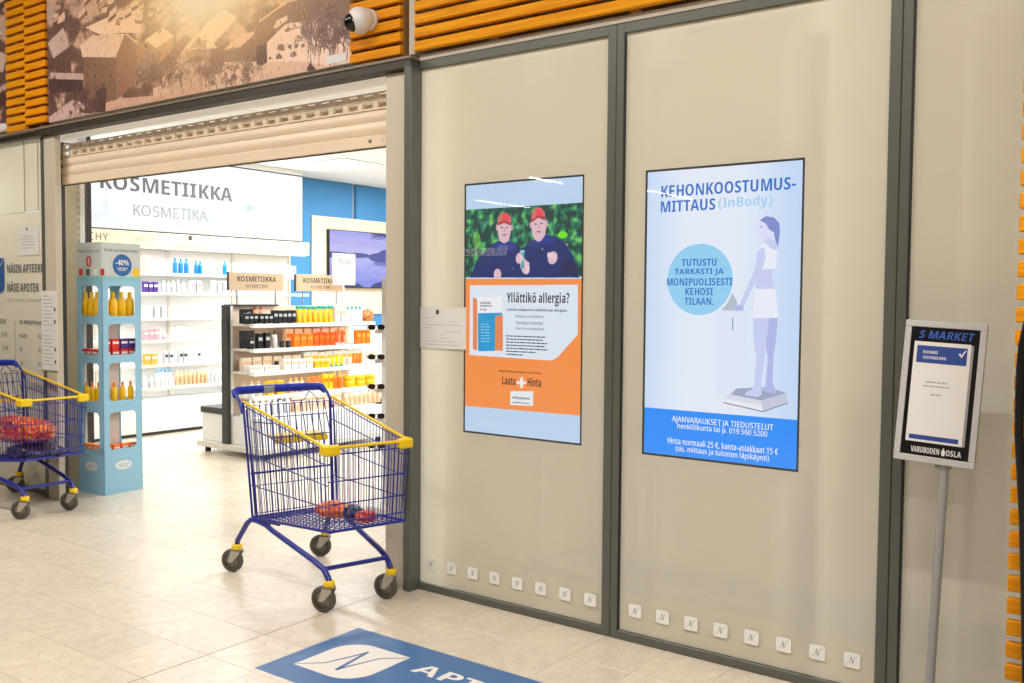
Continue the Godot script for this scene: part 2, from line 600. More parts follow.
# ------------------------------------------------------------------ glazed shop front
func bay(called: String, label: String, x0: float, x1: float, y0: float, y1: float, cut := Rect2()) -> Node3D:
	# a clear pane with frosted film on its back; cut is the hole in the film for a screen
	var w := structure(called, label, Vector3(x0, 0, 0))
	slab("pane", Vector3(0, y0, -0.015), Vector3(x1 - x0, y1, -0.009), mats.clear_glass, w)
	var st := start()
	if cut.size.x > 0:
		var a := cut.position - Vector2(x0, 0)
		var b := cut.end - Vector2(x0, 0)
		for r in [[0.0, y0, a.x, y1], [b.x, y0, x1 - x0, y1], [a.x, y0, b.x, a.y], [a.x, b.y, b.x, y1]]:
			quad(st, Vector3(r[0], r[1], -0.0162), Vector3(r[0], r[3], -0.0162), Vector3(r[2], r[3], -0.0162), Vector3(r[2], r[1], -0.0162))
	else:
		quad(st, Vector3(0, y0, -0.0162), Vector3(0, y1, -0.0162), Vector3(x1 - x0, y1, -0.0162), Vector3(x1 - x0, y0, -0.0162))
	mi("frosted_film", done(st), mats.frosted_film, w)
	return w

func build_front() -> void:
	var steel: Material = mats.steel
	# portal of the opening, proud of the glass line
	var p := structure("trim_1", "dark grey steel portal framing the shutter opening")
	slab("post", Vector3(-3.247, 0, -0.05), Vector3(-3.2, 2.66, 0.065), steel, p, 0.003)
	slab("post", Vector3(-6.836, 0, -0.03), Vector3(-6.788, 2.627, 0.03), steel, p, 0.003)
	slab("header", Vector3(-6.836, 2.632, -0.02), Vector3(-3.2, 2.672, 0.065), mat("header_shaded", Color(0.215, 0.19, 0.155), 0.5), p, 0.002)  # shade on the header painted in as a darker steel colour
	slab("soffit", Vector3(-9.5, 2.673, -0.3), Vector3(-3.2, 2.70, -0.021), mat("soffit_white", Color(0.90, 0.89, 0.87), 0.7), p)
	slab("ledge", Vector3(-9.5, 2.673, -0.02), Vector3(-3.2, 2.688, 0.072), mats.ledge, p, 0.002)
	slab("guide_rail", Vector3(-3.405, 0, -0.10), Vector3(-3.248, 2.627, 0.03), mats.rail_beige, p, 0.004)
	slab("guide_rail", Vector3(-6.787, 0, -0.02), Vector3(-6.643, 2.627, 0.03), mats.rail_beige, p, 0.004)
	slab("guide_channel", Vector3(-6.836, 0, -0.10), Vector3(-6.738, 2.60, -0.045), mats.dark_grey, p, 0.003)
	slab("transom_pane", Vector3(-6.64, 2.50, -0.030), Vector3(-3.405, 2.628, -0.026), mats.clear_glass, p)
	# glazed bays
	var s1 := Rect2(-2.922, 0.832, 0.684, 1.213)
	var s2 := Rect2(-1.932, 0.826, 0.684, 1.213)
	var w1 := bay("window_1", "frosted glass bay with a row of emblem stickers beside the shutter opening", -3.2, -2.115, 0.04, 2.63, s1)
	var w2 := bay("window_2", "wide frosted glass bay holding the body scan screen", -2.03, -0.941, 0.04, 2.63, s2)
	var w3 := bay("window_3", "frosted glass bay behind the poster stand", -0.857, 1.15, 0.04, 2.63)
	var w4 := bay("window_4", "frosted glass door bay with the pharmacy's name and opening hours", -8.55, -6.836, 0.04, 2.105)
	var uf := start()
	quad(uf, Vector3(0, 2.108, -0.0162), Vector3(0, 2.64, -0.0162), Vector3(1.714, 2.64, -0.0162), Vector3(1.714, 2.108, -0.0162))
	mi("upper_film", done(uf), mats.frosted_film, w4)
	slab("upper_pane", Vector3(0, 2.108, -0.015), Vector3(1.714, 2.64, -0.009), mats.clear_glass, w4)
	for x in [1.40, 1.598]:
		slab("seam", Vector3(x, 2.108, -0.0088), Vector3(x + 0.008, 2.64, -0.0075), mat("seam", Color(0.55, 0.51, 0.42), 0.6), w4)
	# steel frame of the bays
	var f := structure("trim_2", "dark grey steel frame of the frosted glass bays")
	for x in [[-2.115, -2.03], [-0.941, -0.857], [1.15, 1.24]]:
		var mid: float = (x[0] + x[1]) / 2
		slab("post", Vector3(x[0], 0, -0.06), Vector3(mid - 0.0015, 2.67, 0.0), steel, f, 0.002)
		slab("post", Vector3(mid + 0.0015, 0, -0.06), Vector3(x[1] - 0.006, 2.67, 0.0), steel, f, 0.002)
		slab("gasket", Vector3(x[1] - 0.006, 0.04, -0.02), Vector3(x[1], 2.63, -0.004), mats.groove, f)
		slab("gasket", Vector3(mid - 0.0015, 0, -0.02), Vector3(mid + 0.0015, 2.67, -0.004), mats.groove, f)
	for x in [[-3.2, -2.115], [-2.036, -0.941], [-0.863, 1.15]]:
		slab("sill_rail", Vector3(x[0], 0, -0.06), Vector3(x[1], 0.038, 0.0), steel, f, 0.002)
		slab("head_rail", Vector3(x[0], 2.628, -0.06), Vector3(x[1], 2.67, 0.0), steel, f, 0.002)
	slab("sill_rail", Vector3(-8.55, 0, -0.06), Vector3(-6.836, 0.038, 0.0), steel, f, 0.002)
	slab("head_rail", Vector3(-8.6, 2.64, -0.06), Vector3(-6.836, 2.672, 0.03), steel, f, 0.002)
	slab("post", Vector3(-8.6, 0, -0.06), Vector3(-8.55, 2.64, 0.02), steel, f, 0.002)
	# emblem stickers along the bottom of the bays
	var st_mesh := plate(rounded(0, 0, 0.061, 0.058, 0.009), 0.0, 0.0004)
	var st_n := script_n(0.008, 0.008, 0.045, 0.042)
	for b in [[w1, -3.152, 0.1347, 0.114], [w2, -1.981, 0.1322, 0.110]]:
		for k in 8:
			var s := mi("sticker", st_mesh, mat("sticker_paper", Color(0.95, 0.94, 0.92), 0.7), b[0], Vector3(b[1] + b[2] * k - b[0].position.x, b[3], -0.0088))
			mi("sticker_letter", st_n, mats.ink_grey, s, Vector3(0, 0, 0.0005))
	# name and opening hours on the door glass
	var z := -0.0086
	var ink: Material = mats.ink_grey
	var at := func(x: float, y: float) -> Vector3: return Vector3(x + 8.55, y, z)
	letters(w4, "NÄSIN APTEEKKI", at.call(-7.432, 1.655), Vector2(0.575, 0.078), ink, 600)
	letters(w4, "NÄSE APOTEK", at.call(-7.432, 1.512), Vector2(0.475, 0.078), ink, 600)
	letters(w4, "FÖRESTÅNDARE / APTEEKKARI", at.call(-7.432, 1.44), Vector2(0.5, 0.022), mats.ink_pale, 400)
	letters(w4, "AUKIOLO", at.call(-7.70, 1.265), Vector2(0.235, 0.036), ink, 600)
	letters(w4, "VI BETJÄNAR", at.call(-7.259, 1.265), Vector2(0.33, 0.036), ink, 600)
	var hours := [["ma-pe", "8-21", "må-fre", "8-21"], ["la", "9-18", "lö", "9-18"], ["su", "9-18", "sö", "9-18"]]
	for r in 3:
		var y := 1.165 - 0.105 * r
		letters(w4, hours[r][0], at.call(-7.83, y), Vector2(0, 0.034), ink)
		letters(w4, hours[r][1], at.call(-7.53, y), Vector2(0, 0.034), ink)
		letters(w4, hours[r][2], at.call(-7.255, y), Vector2(0, 0.034), ink)
		letters(w4, hours[r][3], at.call(-6.985, y), Vector2(0, 0.034), ink)
	slab("divider_line", at.call(-7.325, 0.92), at.call(-7.322, 1.30) + Vector3(0, 0, 0.0004), ink, w4)
	var em := mi("emblem", plate(rounded(0, 0, 0.26, 0.27, 0.07, [0, 1, 0, 1], 6), 0.0, 0.0005), mat("emblem_blue", Color(0.20, 0.36, 0.60), 0.5), w4, at.call(-7.735, 1.50))
	mi("emblem_letter", script_n(0.0, 0.0, 0.26, 0.27), mats.paper, em, Vector3(0, 0, 0.0006))
	# notices
	var n1 := thing("paper_notice", "white sheet of paper taped on the door glass above the pharmacy's name", "notice", Vector3(-7.25, 1.785, -0.0085))
	slab("sheet", Vector3(0, 0, 0), Vector3(0.30, 0.21, 0.0008), mats.paper, n1)
	bars(n1, Vector3(0.04, 0.14, 0.0009), [[0.04, 0.12], [0, 0.2], [0.02, 0.18], [0, 0.2], [0.03, 0.1]], 0.022, 0.005, mats.ink_pale)
	slab("tape", Vector3(0.12, 0.185, 0.0009), Vector3(0.14, 0.205, 0.0014), mats.dark_grey, n1)
	var n2 := thing("long_notice", "tall narrow white notice of two sheets fixed on the opening's beige post", "notice", Vector3(-6.845, 0.945, 0.031))
	for k in 2:
		slab("sheet", Vector3(0, 0.288 * k, 0), Vector3(0.215, 0.288 * k + 0.286, 0.003), mats.paper, n2)
		bars(n2, Vector3(0.02, 0.245 + 0.288 * k, 0.0031), [[0, 0.09], [0, 0.14], [0, 0.12], [0, 0.15], [0, 0.1], [0, 0.15], [0, 0.13], [0, 0.08], [0, 0.15]], 0.026, 0.006, mats.ink_pale)
		for q in 2:
			slab("printed_mark", Vector3(0.175, 0.05 + 0.09 * q + 0.288 * k, 0.003), Vector3(0.195, 0.075 + 0.09 * q + 0.288 * k, 0.0034), mats.dark_grey, n2)
	slab("clip_strip", Vector3(0, -0.01, 0), Vector3(0.215, -0.001, 0.004), mat("clip_green", Color(0.45, 0.6, 0.45), 0.5), n2)
	var n3 := thing("paper_notice", "white sheet of paper with a small black emblem stuck beside the allergy screen", "notice", Vector3(-3.198, 1.239, -0.0085))
	slab("sheet", Vector3(0, 0, 0), Vector3(0.297, 0.206, 0.0008), mats.paper, n3)
	bars(n3, Vector3(0.03, 0.15, 0.0009), [[0.0, 0.05], [0.16, 0.05], [0.0, 0.24], [0, 0.05], [0.13, 0.11], [0.1, 0.03], [0.1, 0.05], [0, 0.2], [0, 0.23]], 0.0165, 0.0022, mats.ink_pale)
	slab("printed_mark", Vector3(0.105, 0.17, 0.0008), Vector3(0.123, 0.192, 0.0013), mats.dark_grey, n3)
	# shelving that stands behind the frosted glass
	for a in [[-3.05, -2.525], [-2.455, -1.915], [-1.845, -1.25], [-1.17, -0.63], [-0.55, 0.6]]:
		var b := thing("shelf_back_panel", "pale shelving back panel standing close behind the frosted glass", "shelving", Vector3(a[0], 0, -0.12), 0.0, "shelving backs behind the frosted glass")
		slab("panel", Vector3(0, 0.02, -0.012), Vector3(a[1] - a[0], 2.62, 0.0), mats.offwhite, b)
		slab("plinth", Vector3(0, 0.0, -0.10), Vector3(a[1] - a[0], 0.02, 0.0), mats.white, b)
	for x in [-2.49, -1.88, -1.21, -0.59]:
		var big: bool = x == -1.21
		var b := thing("shelf_upright", "dark slotted shelving upright showing as a blurred band through frosted glass", "shelving", Vector3(x, 0, -0.04 if big else -0.085), 0.0, "shelving uprights behind the frosted glass")
		slab("post", Vector3(-0.034 if big else -0.022, 0, -0.03), Vector3(0.034 if big else 0.022, 2.5, 0.0 if not big else 0.012), mat("upright", Color(0.30, 0.28, 0.26), 0.6), b)

# ------------------------------------------------------------------ slat cladding, picture, ledge
func build_cladding() -> void:
	var u := structure("wall_upper", "oiled pine slat cladding above the shop front")
	slab("pale_trim", Vector3(-3.2, 2.672, -0.3), Vector3(1.2, 2.70, 0.002), mats.trim_pale, u)
	slab("pale_trim", Vector3(-3.246, 2.70, -0.16), Vector3(-3.205, 4.35, 0.03), mats.trim_pale, u, 0.002)
	slab("batten", Vector3(-3.34, 2.70, -0.16), Vector3(-3.30, 4.35, 0.011), mat("batten", Color(0.62, 0.46, 0.28), 0.8), u)
	for x in [-7.18, -6.88, -3.55, -2.75, -2.0, -1.3, -0.6, 0.2, 0.9]:
		slab("batten", Vector3(x, 2.70, -0.16), Vector3(x + 0.05, 4.35, 0.011), mats.batten, u)
	var k := 0
	for row in 25:
		var y := 2.712 + 0.0655 * row
		for a in [[-3.203, 1.18, 0.0], [-3.655, -3.295, 0.0], [-7.02, -6.732, 0.018], [-7.30, -7.022, -0.012]]:
			if y + a[2] + 0.046 > 4.36:
				continue
			slab("slat", Vector3(a[0], y + a[2], 0.012), Vector3(a[1], y + a[2] + 0.046, 0.042), mats["pine_%d" % ((row * 2 + k) % 3)], u, 0.003)
			k += 1
	# the winter town prints
	village()
	# the cladding of the pier that stands forward at the hall side of the last bay
	var pier := structure("wall_pier", "slat clad pier standing forward of the last glass bay", Vector3(-0.445, 0, 0.46))
	slab("core", Vector3(0.10, 0, -0.42), Vector3(0.75, 4.38, -0.04), mats.trim_pale, pier)
	for row in 64:
		slab("slat", Vector3(0.0, 0.03 + 0.0668 * row, -0.03), Vector3(0.78, 0.03 + 0.0668 * row + 0.045, 0.0), mats["pine_%d" % (row % 3)], pier, 0.003)
	slab("batten", Vector3(0.10, 0, -0.04), Vector3(0.15, 4.35, -0.03), mats.batten, pier)

func village() -> void:
	var x0 := -6.728
	var x1 := -3.66
	var y0 := 2.722
	var y1 := 4.05
	var W := 1240
	var H := int(W * (y1 - y0) / (x1 - x0))
	var small := Image.create(W / 4, H / 4, false, Image.FORMAT_RGB8)
	var at := func(px: float, py: float) -> Vector2:
		var p := on_z(px, py, 0.022)
		return Vector2((p.x - x0) / (x1 - x0) * W, (y1 - p.y) / (y1 - y0) * H)
	var sun: Vector2 = at.call(205, -14)
	var n := FastNoiseLite.new()
	n.seed = 5
	n.frequency = 0.03
	n.fractal_octaves = 4
	for y in small.get_height():
		for x in small.get_width():
			var v := n.get_noise_2d(x * 1.0, y * 1.6)
			var d := Color(0.38, 0.27, 0.24).lerp(Color(0.80, 0.63, 0.55), smoothstep(-0.18, 0.34, v))
			small.set_pixel(x, y, d)
	small.resize(W, H, Image.INTERPOLATE_CUBIC)
	var im := small
	var z1 := func(x: float, y: float) -> Vector2: return at.call(x / 5.4625 + 45.0, y / 5.464)
	var z2 := func(x: float, y: float) -> Vector2: return at.call(x / 6.4 + 200.0, y / 6.4)
	var shape := func(f: Callable, flat: Array, c: Color) -> void:
		var pts := []
		for i in range(0, flat.size(), 2):
			pts.append(f.call(flat[i], flat[i + 1]))
		fill(im, pts, c)
	var snow := Color(0.93, 0.80, 0.74)
	var roof := Color(0.90, 0.75, 0.66)
	var wall := Color(0.47, 0.33, 0.27)
	var wall_dark := Color(0.36, 0.25, 0.22)
	var dark := Color(0.27, 0.18, 0.17)
	# snowy ground
	shape.call(z2, [430, 270, 560, 140, 780, 120, 975, 190, 975, 400, 700, 440, 600, 430, 430, 410], snow)
	shape.call(z2, [140, 395, 700, 395, 860, 440, 500, 520, 0, 600, -300, 640, -300, 560, 60, 520], Color(0.86, 0.70, 0.62))
	shape.call(z1, [330, 545, 620, 520, 874, 440, 874, 520, 560, 590, 340, 610], Color(0.80, 0.63, 0.55))
	shape.call(z1, [640, 420, 760, 350, 874, 330, 874, 460, 700, 500, 640, 480], Color(0.78, 0.62, 0.55))
	shape.call(z2, [150, 320, 260, 220, 350, 200, 340, 300, 220, 360], Color(0.88, 0.72, 0.62))
	shape.call(z1, [220, 150, 420, 60, 540, 40, 520, 180, 430, 180, 300, 190], Color(0.95, 0.80, 0.70))
	shape.call(z1, [0, 10, 90, 30, 60, 110, 0, 130], Color(0.72, 0.60, 0.56))
	# rooftops up the hill
	for r in 70:
		var c: Vector2 = at.call(rng.randf_range(48, 185), -30.0 + 52.0 * r / 70.0)
		var w := rng.randf_range(10, 26)
		var a := rng.randf_range(-0.4, 0.2)
		var q := []
		for v in [Vector2(-w, 4), Vector2(-w * 0.5, -w * 0.45), Vector2(w * 0.9, -w * 0.4), Vector2(w * 0.6, 6)]:
			q.append(c + v.rotated(a))
		fill(im, q, Color(0.90, 0.74, 0.64) if r % 3 else Color(0.78, 0.60, 0.52))
		fill(im, [q[0], q[3], q[3] + Vector2(0, w * 0.45), q[0] + Vector2(0, w * 0.4)], wall if r % 2 else wall_dark)
	# street shadows and hedges
	shape.call(z1, [490, 440, 640, 330, 760, 190, 800, 210, 720, 320, 600, 400, 500, 470], Color(0.40, 0.29, 0.25))
	shape.call(z2, [160, 320, 260, 300, 370, 200, 420, 130, 560, 20, 640, 0, 975, 0, 975, 110, 700, 130, 560, 150, 470, 200, 380, 330, 240, 390, 160, 390], Color(0.45, 0.33, 0.28))
	shape.call(z2, [375, 135, 560, 0, 580, 0, 385, 142], Color(0.90, 0.70, 0.52))
	shape.call(z2, [470, 180, 490, 130, 560, 98, 560, 130, 490, 180], Color(0.92, 0.78, 0.70))
	# the house on the left and the sheds
	shape.call(z1, [20, 330, 140, 250, 145, 400, 20, 420], wall_dark)
	shape.call(z1, [15, 235, 100, 150, 135, 252, 45, 320], Color(0.78, 0.66, 0.62))
	shape.call(z1, [20, 430, 210, 434, 205, 500, 25, 510], dark)
	shape.call(z1, [28, 396, 215, 402, 212, 436, 30, 432], Color(0.76, 0.63, 0.60))
	shape.call(z1, [22, 640, 150, 545, 248, 576, 110, 652, 24, 676], Color(0.80, 0.66, 0.63))
	shape.call(z1, [120, 660, 190, 615, 262, 622, 200, 660], Color(0.76, 0.62, 0.58))
	# the great warehouse with the snowy roof
	shape.call(z1, [208, 312, 388, 312, 392, 545, 330, 560, 214, 530], wall)
	shape.call(z1, [386, 312, 436, 185, 500, 240, 500, 452, 392, 545], Color(0.54, 0.38, 0.31))
	shape.call(z1, [192, 248, 266, 190, 300, 196, 305, 180, 330, 186, 436, 185, 386, 314, 204, 312], roof)
	shape.call(z1, [436, 185, 446, 180, 506, 232, 500, 242], Color(0.86, 0.68, 0.56))
	shape.call(z1, [276, 490, 336, 480, 330, 610, 280, 615], dark)
	for r in 3:
		for c in 4:
			shape.call(z1, [228 + c * 40, 350 + r * 55, 240 + c * 40, 350 + r * 55, 240 + c * 40, 366 + r * 55, 228 + c * 40, 366 + r * 55], Color(0.38, 0.26, 0.22))
	# the gabled house in the middle
	shape.call(z1, [503, 252, 548, 220, 612, 262, 616, 340, 512, 395], Color(0.62, 0.44, 0.34))
	shape.call(z1, [610, 262, 702, 200, 702, 270, 616, 352], Color(0.66, 0.47, 0.36))
	shape.call(z1, [545, 220, 640, 148, 706, 196, 610, 264], Color(0.95, 0.82, 0.70))
	shape.call(z1, [614, 185, 618, 138, 634, 138, 636, 175], wall)
	for q in [[545, 240], [565, 300], [590, 305]]:
		shape.call(z1, [q[0], q[1], q[0] + 14, q[1] + 6, q[0] + 14, q[1] + 24, q[0], q[1] + 18], dark)
	# the pale house at the street
	shape.call(z1, [766, 280, 860, 275, 874, 300, 770, 320], Color(0.60, 0.43, 0.34))
	shape.call(z1, [764, 262, 840, 178, 900, 190, 940, 262, 860, 272], Color(0.96, 0.82, 0.68))
	shape.call(z1, [790, 262, 842, 196, 885, 260], Color(0.70, 0.50, 0.38))
	shape.call(z1, [832, 212, 850, 212, 850, 244, 832, 244], wall_dark)
	shape.call(z2, [-10, 215, 60, 130, 150, 60, 240, 110, 90, 275], Color(0.98, 0.86, 0.72))
	# hedge block, bushes
	shape.call(z2, [366, 292, 424, 288, 428, 400, 390, 424, 358, 410], dark)
	for q in [[515, 305, 30, 18], [575, 300, 12, 14], [618, 294, 16, 14], [662, 292, 14, 10], [508, 362, 26, 16], [602, 350, 24, 16], [450, 372, 10, 8], [560, 190, 18, 12]]:
		for b in 9:
			disc(im, z2.call(q[0] + rng.randf_range(-q[2], q[2]) * 0.6, q[1] + rng.randf_range(-q[3], q[3]) * 0.6), Vector2(q[2] * 0.22, q[3] * 0.24), Color(0.42, 0.28, 0.25).lightened(rng.randf() * 0.15))
	# bare trees
	var bark := Color(0.33, 0.21, 0.20)
	for q in 26:
		twigs(im, z2.call(rng.randf_range(-10, 340), rng.randf_range(520, 600)), Vector2(rng.randf_range(-7, 7), -rng.randf_range(16, 34)), 1.0, 4, bark.lightened(rng.randf() * 0.25))
	for q in 30:
		twigs(im, z2.call(rng.randf_range(680, 975), rng.randf_range(330, 430)), Vector2(rng.randf_range(-8, 8), -rng.randf_range(22, 52)), 1.1, 4, bark.lightened(rng.randf() * 0.25))
	for q in 34:
		twigs(im, z1.call(rng.randf_range(500, 880), rng.randf_range(400, 530)), Vector2(rng.randf_range(-7, 7), -rng.randf_range(14, 36)), 1.0, 4, bark.lightened(rng.randf() * 0.3))
	for q in 22:
		twigs(im, z1.call(rng.randf_range(20, 330), rng.randf_range(560, 670)), Vector2(rng.randf_range(-8, 8), -rng.randf_range(14, 34)), 1.0, 4, bark)
	shape.call(z2, [680, 450, 705, 400, 740, 440, 735, 460], dark)
	# fine brushwood and stones all over the print
	for q in 5200:
		var p := Vector2(rng.randf() * W, rng.randf() * H)
		var c := im.get_pixelv(p)
		var k := rng.randf()
		var to := p + Vector2(rng.randf_range(-7, 7), -rng.randf_range(2, 13))
		stroke(im, p, to, 0.6, 0.5, c.darkened(0.35) if k < 0.6 else c.lightened(0.3))
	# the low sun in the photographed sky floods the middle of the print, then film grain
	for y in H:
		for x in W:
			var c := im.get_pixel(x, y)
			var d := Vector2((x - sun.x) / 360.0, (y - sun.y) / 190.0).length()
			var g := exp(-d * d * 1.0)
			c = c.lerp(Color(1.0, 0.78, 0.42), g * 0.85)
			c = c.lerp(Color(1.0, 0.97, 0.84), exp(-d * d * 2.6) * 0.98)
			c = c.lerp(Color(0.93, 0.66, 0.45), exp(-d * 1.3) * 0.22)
			var gr := rng.randf_range(-0.03, 0.03)
			im.set_pixel(x, y, Color(c.r + gr, c.g + gr, c.b + gr))
	var pic := thing("town_picture", "wide sepia photo panel of a snowy old town on the slat wall", "picture", Vector3(x0, y0, -0.008))
	slab("panel", Vector3(0, 0, -0.15), Vector3(x1 - x0, y1 - y0, 0.03), mats.offwhite, pic)
	var m := printed("town_print", im, 0.0, 0.55)
	mi("print", sheet(x1 - x0, y1 - y0), m, pic, Vector3(0, 0, 0.0304))
	var lb := slab("caption_plate", Vector3(2.88, 0.014, 0.03), Vector3(3.03, 0.06, 0.0325), mats.paper, pic)
	lb.set_meta("label", "small white caption plate")
	# the next panel of the row, cut by the frame
	var im2 := im.get_region(Rect2i(0, 0, 500, H))
	im2.flip_x()
	var pic2 := thing("town_picture", "sepia photo panel of snowy riverside sheds beyond the narrow slat strip", "picture", Vector3(-8.55, y0, -0.008))
	slab("panel", Vector3(0, 0, -0.15), Vector3(1.245, y1 - y0, 0.03), mats.offwhite, pic2)
	mi("print", sheet(1.245, y1 - y0), printed("town_print_2", im2, 0.0, 0.55), pic2, Vector3(0, 0, 0.0304))
	slab("caption_plate", Vector3(1.06, 0.014, 0.03), Vector3(1.21, 0.06, 0.0325), mats.paper, pic2)

# ------------------------------------------------------------------ roller shutter
func build_shutter() -> void:
	var s := thing("roller_shutter", "beige roller shutter pulled up in the shop opening with slotted upper slats", "shutter", Vector3(-6.733, 0, -0.085))
	var w := 3.327
	var slat_mesh := func(h: float, bulge: float) -> ArrayMesh:
		var st := start()
		var prof := PackedVector2Array()
		for k in 7:
			var t := k / 6.0
			prof.append(Vector2(sin(t * PI) * bulge + 0.006, h * t))
		for k in 6:
			st.set_smooth_group(1)
			quad(st, Vector3(0, prof[k].y, prof[k].x), Vector3(0, prof[k + 1].y, prof[k + 1].x), Vector3(w, prof[k + 1].y, prof[k + 1].x), Vector3(w, prof[k].y, prof[k].x))
			quad(st, Vector3(0, prof[k + 1].y, prof[k + 1].x - 0.012), Vector3(0, prof[k].y, prof[k].x - 0.012), Vector3(w, prof[k].y, prof[k].x - 0.012), Vector3(w, prof[k + 1].y, prof[k + 1].x - 0.012))
		st.set_smooth_group(-1)
		quad(st, Vector3(0, 0, -0.006), Vector3(0, 0, 0.006), Vector3(w, 0, 0.006), Vector3(w, 0, -0.006))
		quad(st, Vector3(0, h, 0.006), Vector3(0, h, -0.006), Vector3(w, h, -0.006), Vector3(w, h, 0.006))
		return done(st)
	slab("bottom_bar", Vector3(0, 2.287, -0.012), Vector3(w, 2.352, 0.014), mats.shutter, s, 0.004)
	mi("slat", slat_mesh.call(0.066, 0.011), mats.shutter, s, Vector3(0, 2.356, 0))
	mi("slat", slat_mesh.call(0.058, 0.011), mats.shutter, s, Vector3(0, 2.424, 0))
	# two slotted slats: rails with webs, the hollow profile's back wall behind
	for q in [[2.485, 0.046], [2.534, 0.042]]:
		var st := start()
		box_in(st, Vector3(0, 0, -0.008), Vector3(w, 0.010, 0.010))
		box_in(st, Vector3(0, q[1] - 0.006, -0.008), Vector3(w, q[1], 0.010))
		var x := 0.0
		while x < w:
			box_in(st, Vector3(x, 0.010, -0.008), Vector3(minf(x + 0.036, w), q[1] - 0.006, 0.010))
			x += 0.112
		mi("slotted_slat", done(st), mats.shutter, s, Vector3(0, q[0], 0.004))
		slab("slat_back", Vector3(0, q[0], -0.046), Vector3(w, q[0] + q[1], -0.040), mats.shutter, s)
	var lock := mi("lock", lathe([[0.0, 0.0], [0.011, 0.0], [0.011, 0.004], [0.006, 0.005], [0.0, 0.005]], 14), mat("chrome", Color(0.6, 0.6, 0.58), 0.3, 0.8), s, Vector3(3.12, 2.322, 0.014), Basis(Vector3.RIGHT, PI / 2))
	lock.set_meta("label", "round steel lock cylinder")
	mi("screw", lathe([[0.0, 0.0], [0.004, 0.0], [0.004, 0.002], [0.0, 0.002]], 8), mats.chrome, s, Vector3(3.21, 2.322, 0.014), Basis(Vector3.RIGHT, PI / 2))
	slab("bottom_seal", Vector3(0.01, 2.281, -0.006), Vector3(w - 0.01, 2.287, 0.008), mats.groove, s)

# ------------------------------------------------------------------ screens
func screen_body(label: String, x: float, y: float) -> Node3D:
	var t := thing("display_screen", label, "screen", Vector3(x, y, -0.0185))
	slab("housing", Vector3(0.004, 0.004, -0.055), Vector3(0.680, 1.209, -0.004), mats.black, t)
	var st := start()
	for r in [[0.0, 0.0, 0.684, 0.009], [0.0, 1.204, 0.684, 1.213], [0.0, 0.009, 0.009, 1.204], [0.675, 0.009, 0.684, 1.204]]:
		box_in(st, Vector3(r[0], r[1], -0.006), Vector3(r[2], r[3], 0.001))
	mi("bezel", done(st), mats.black, t)
	return t

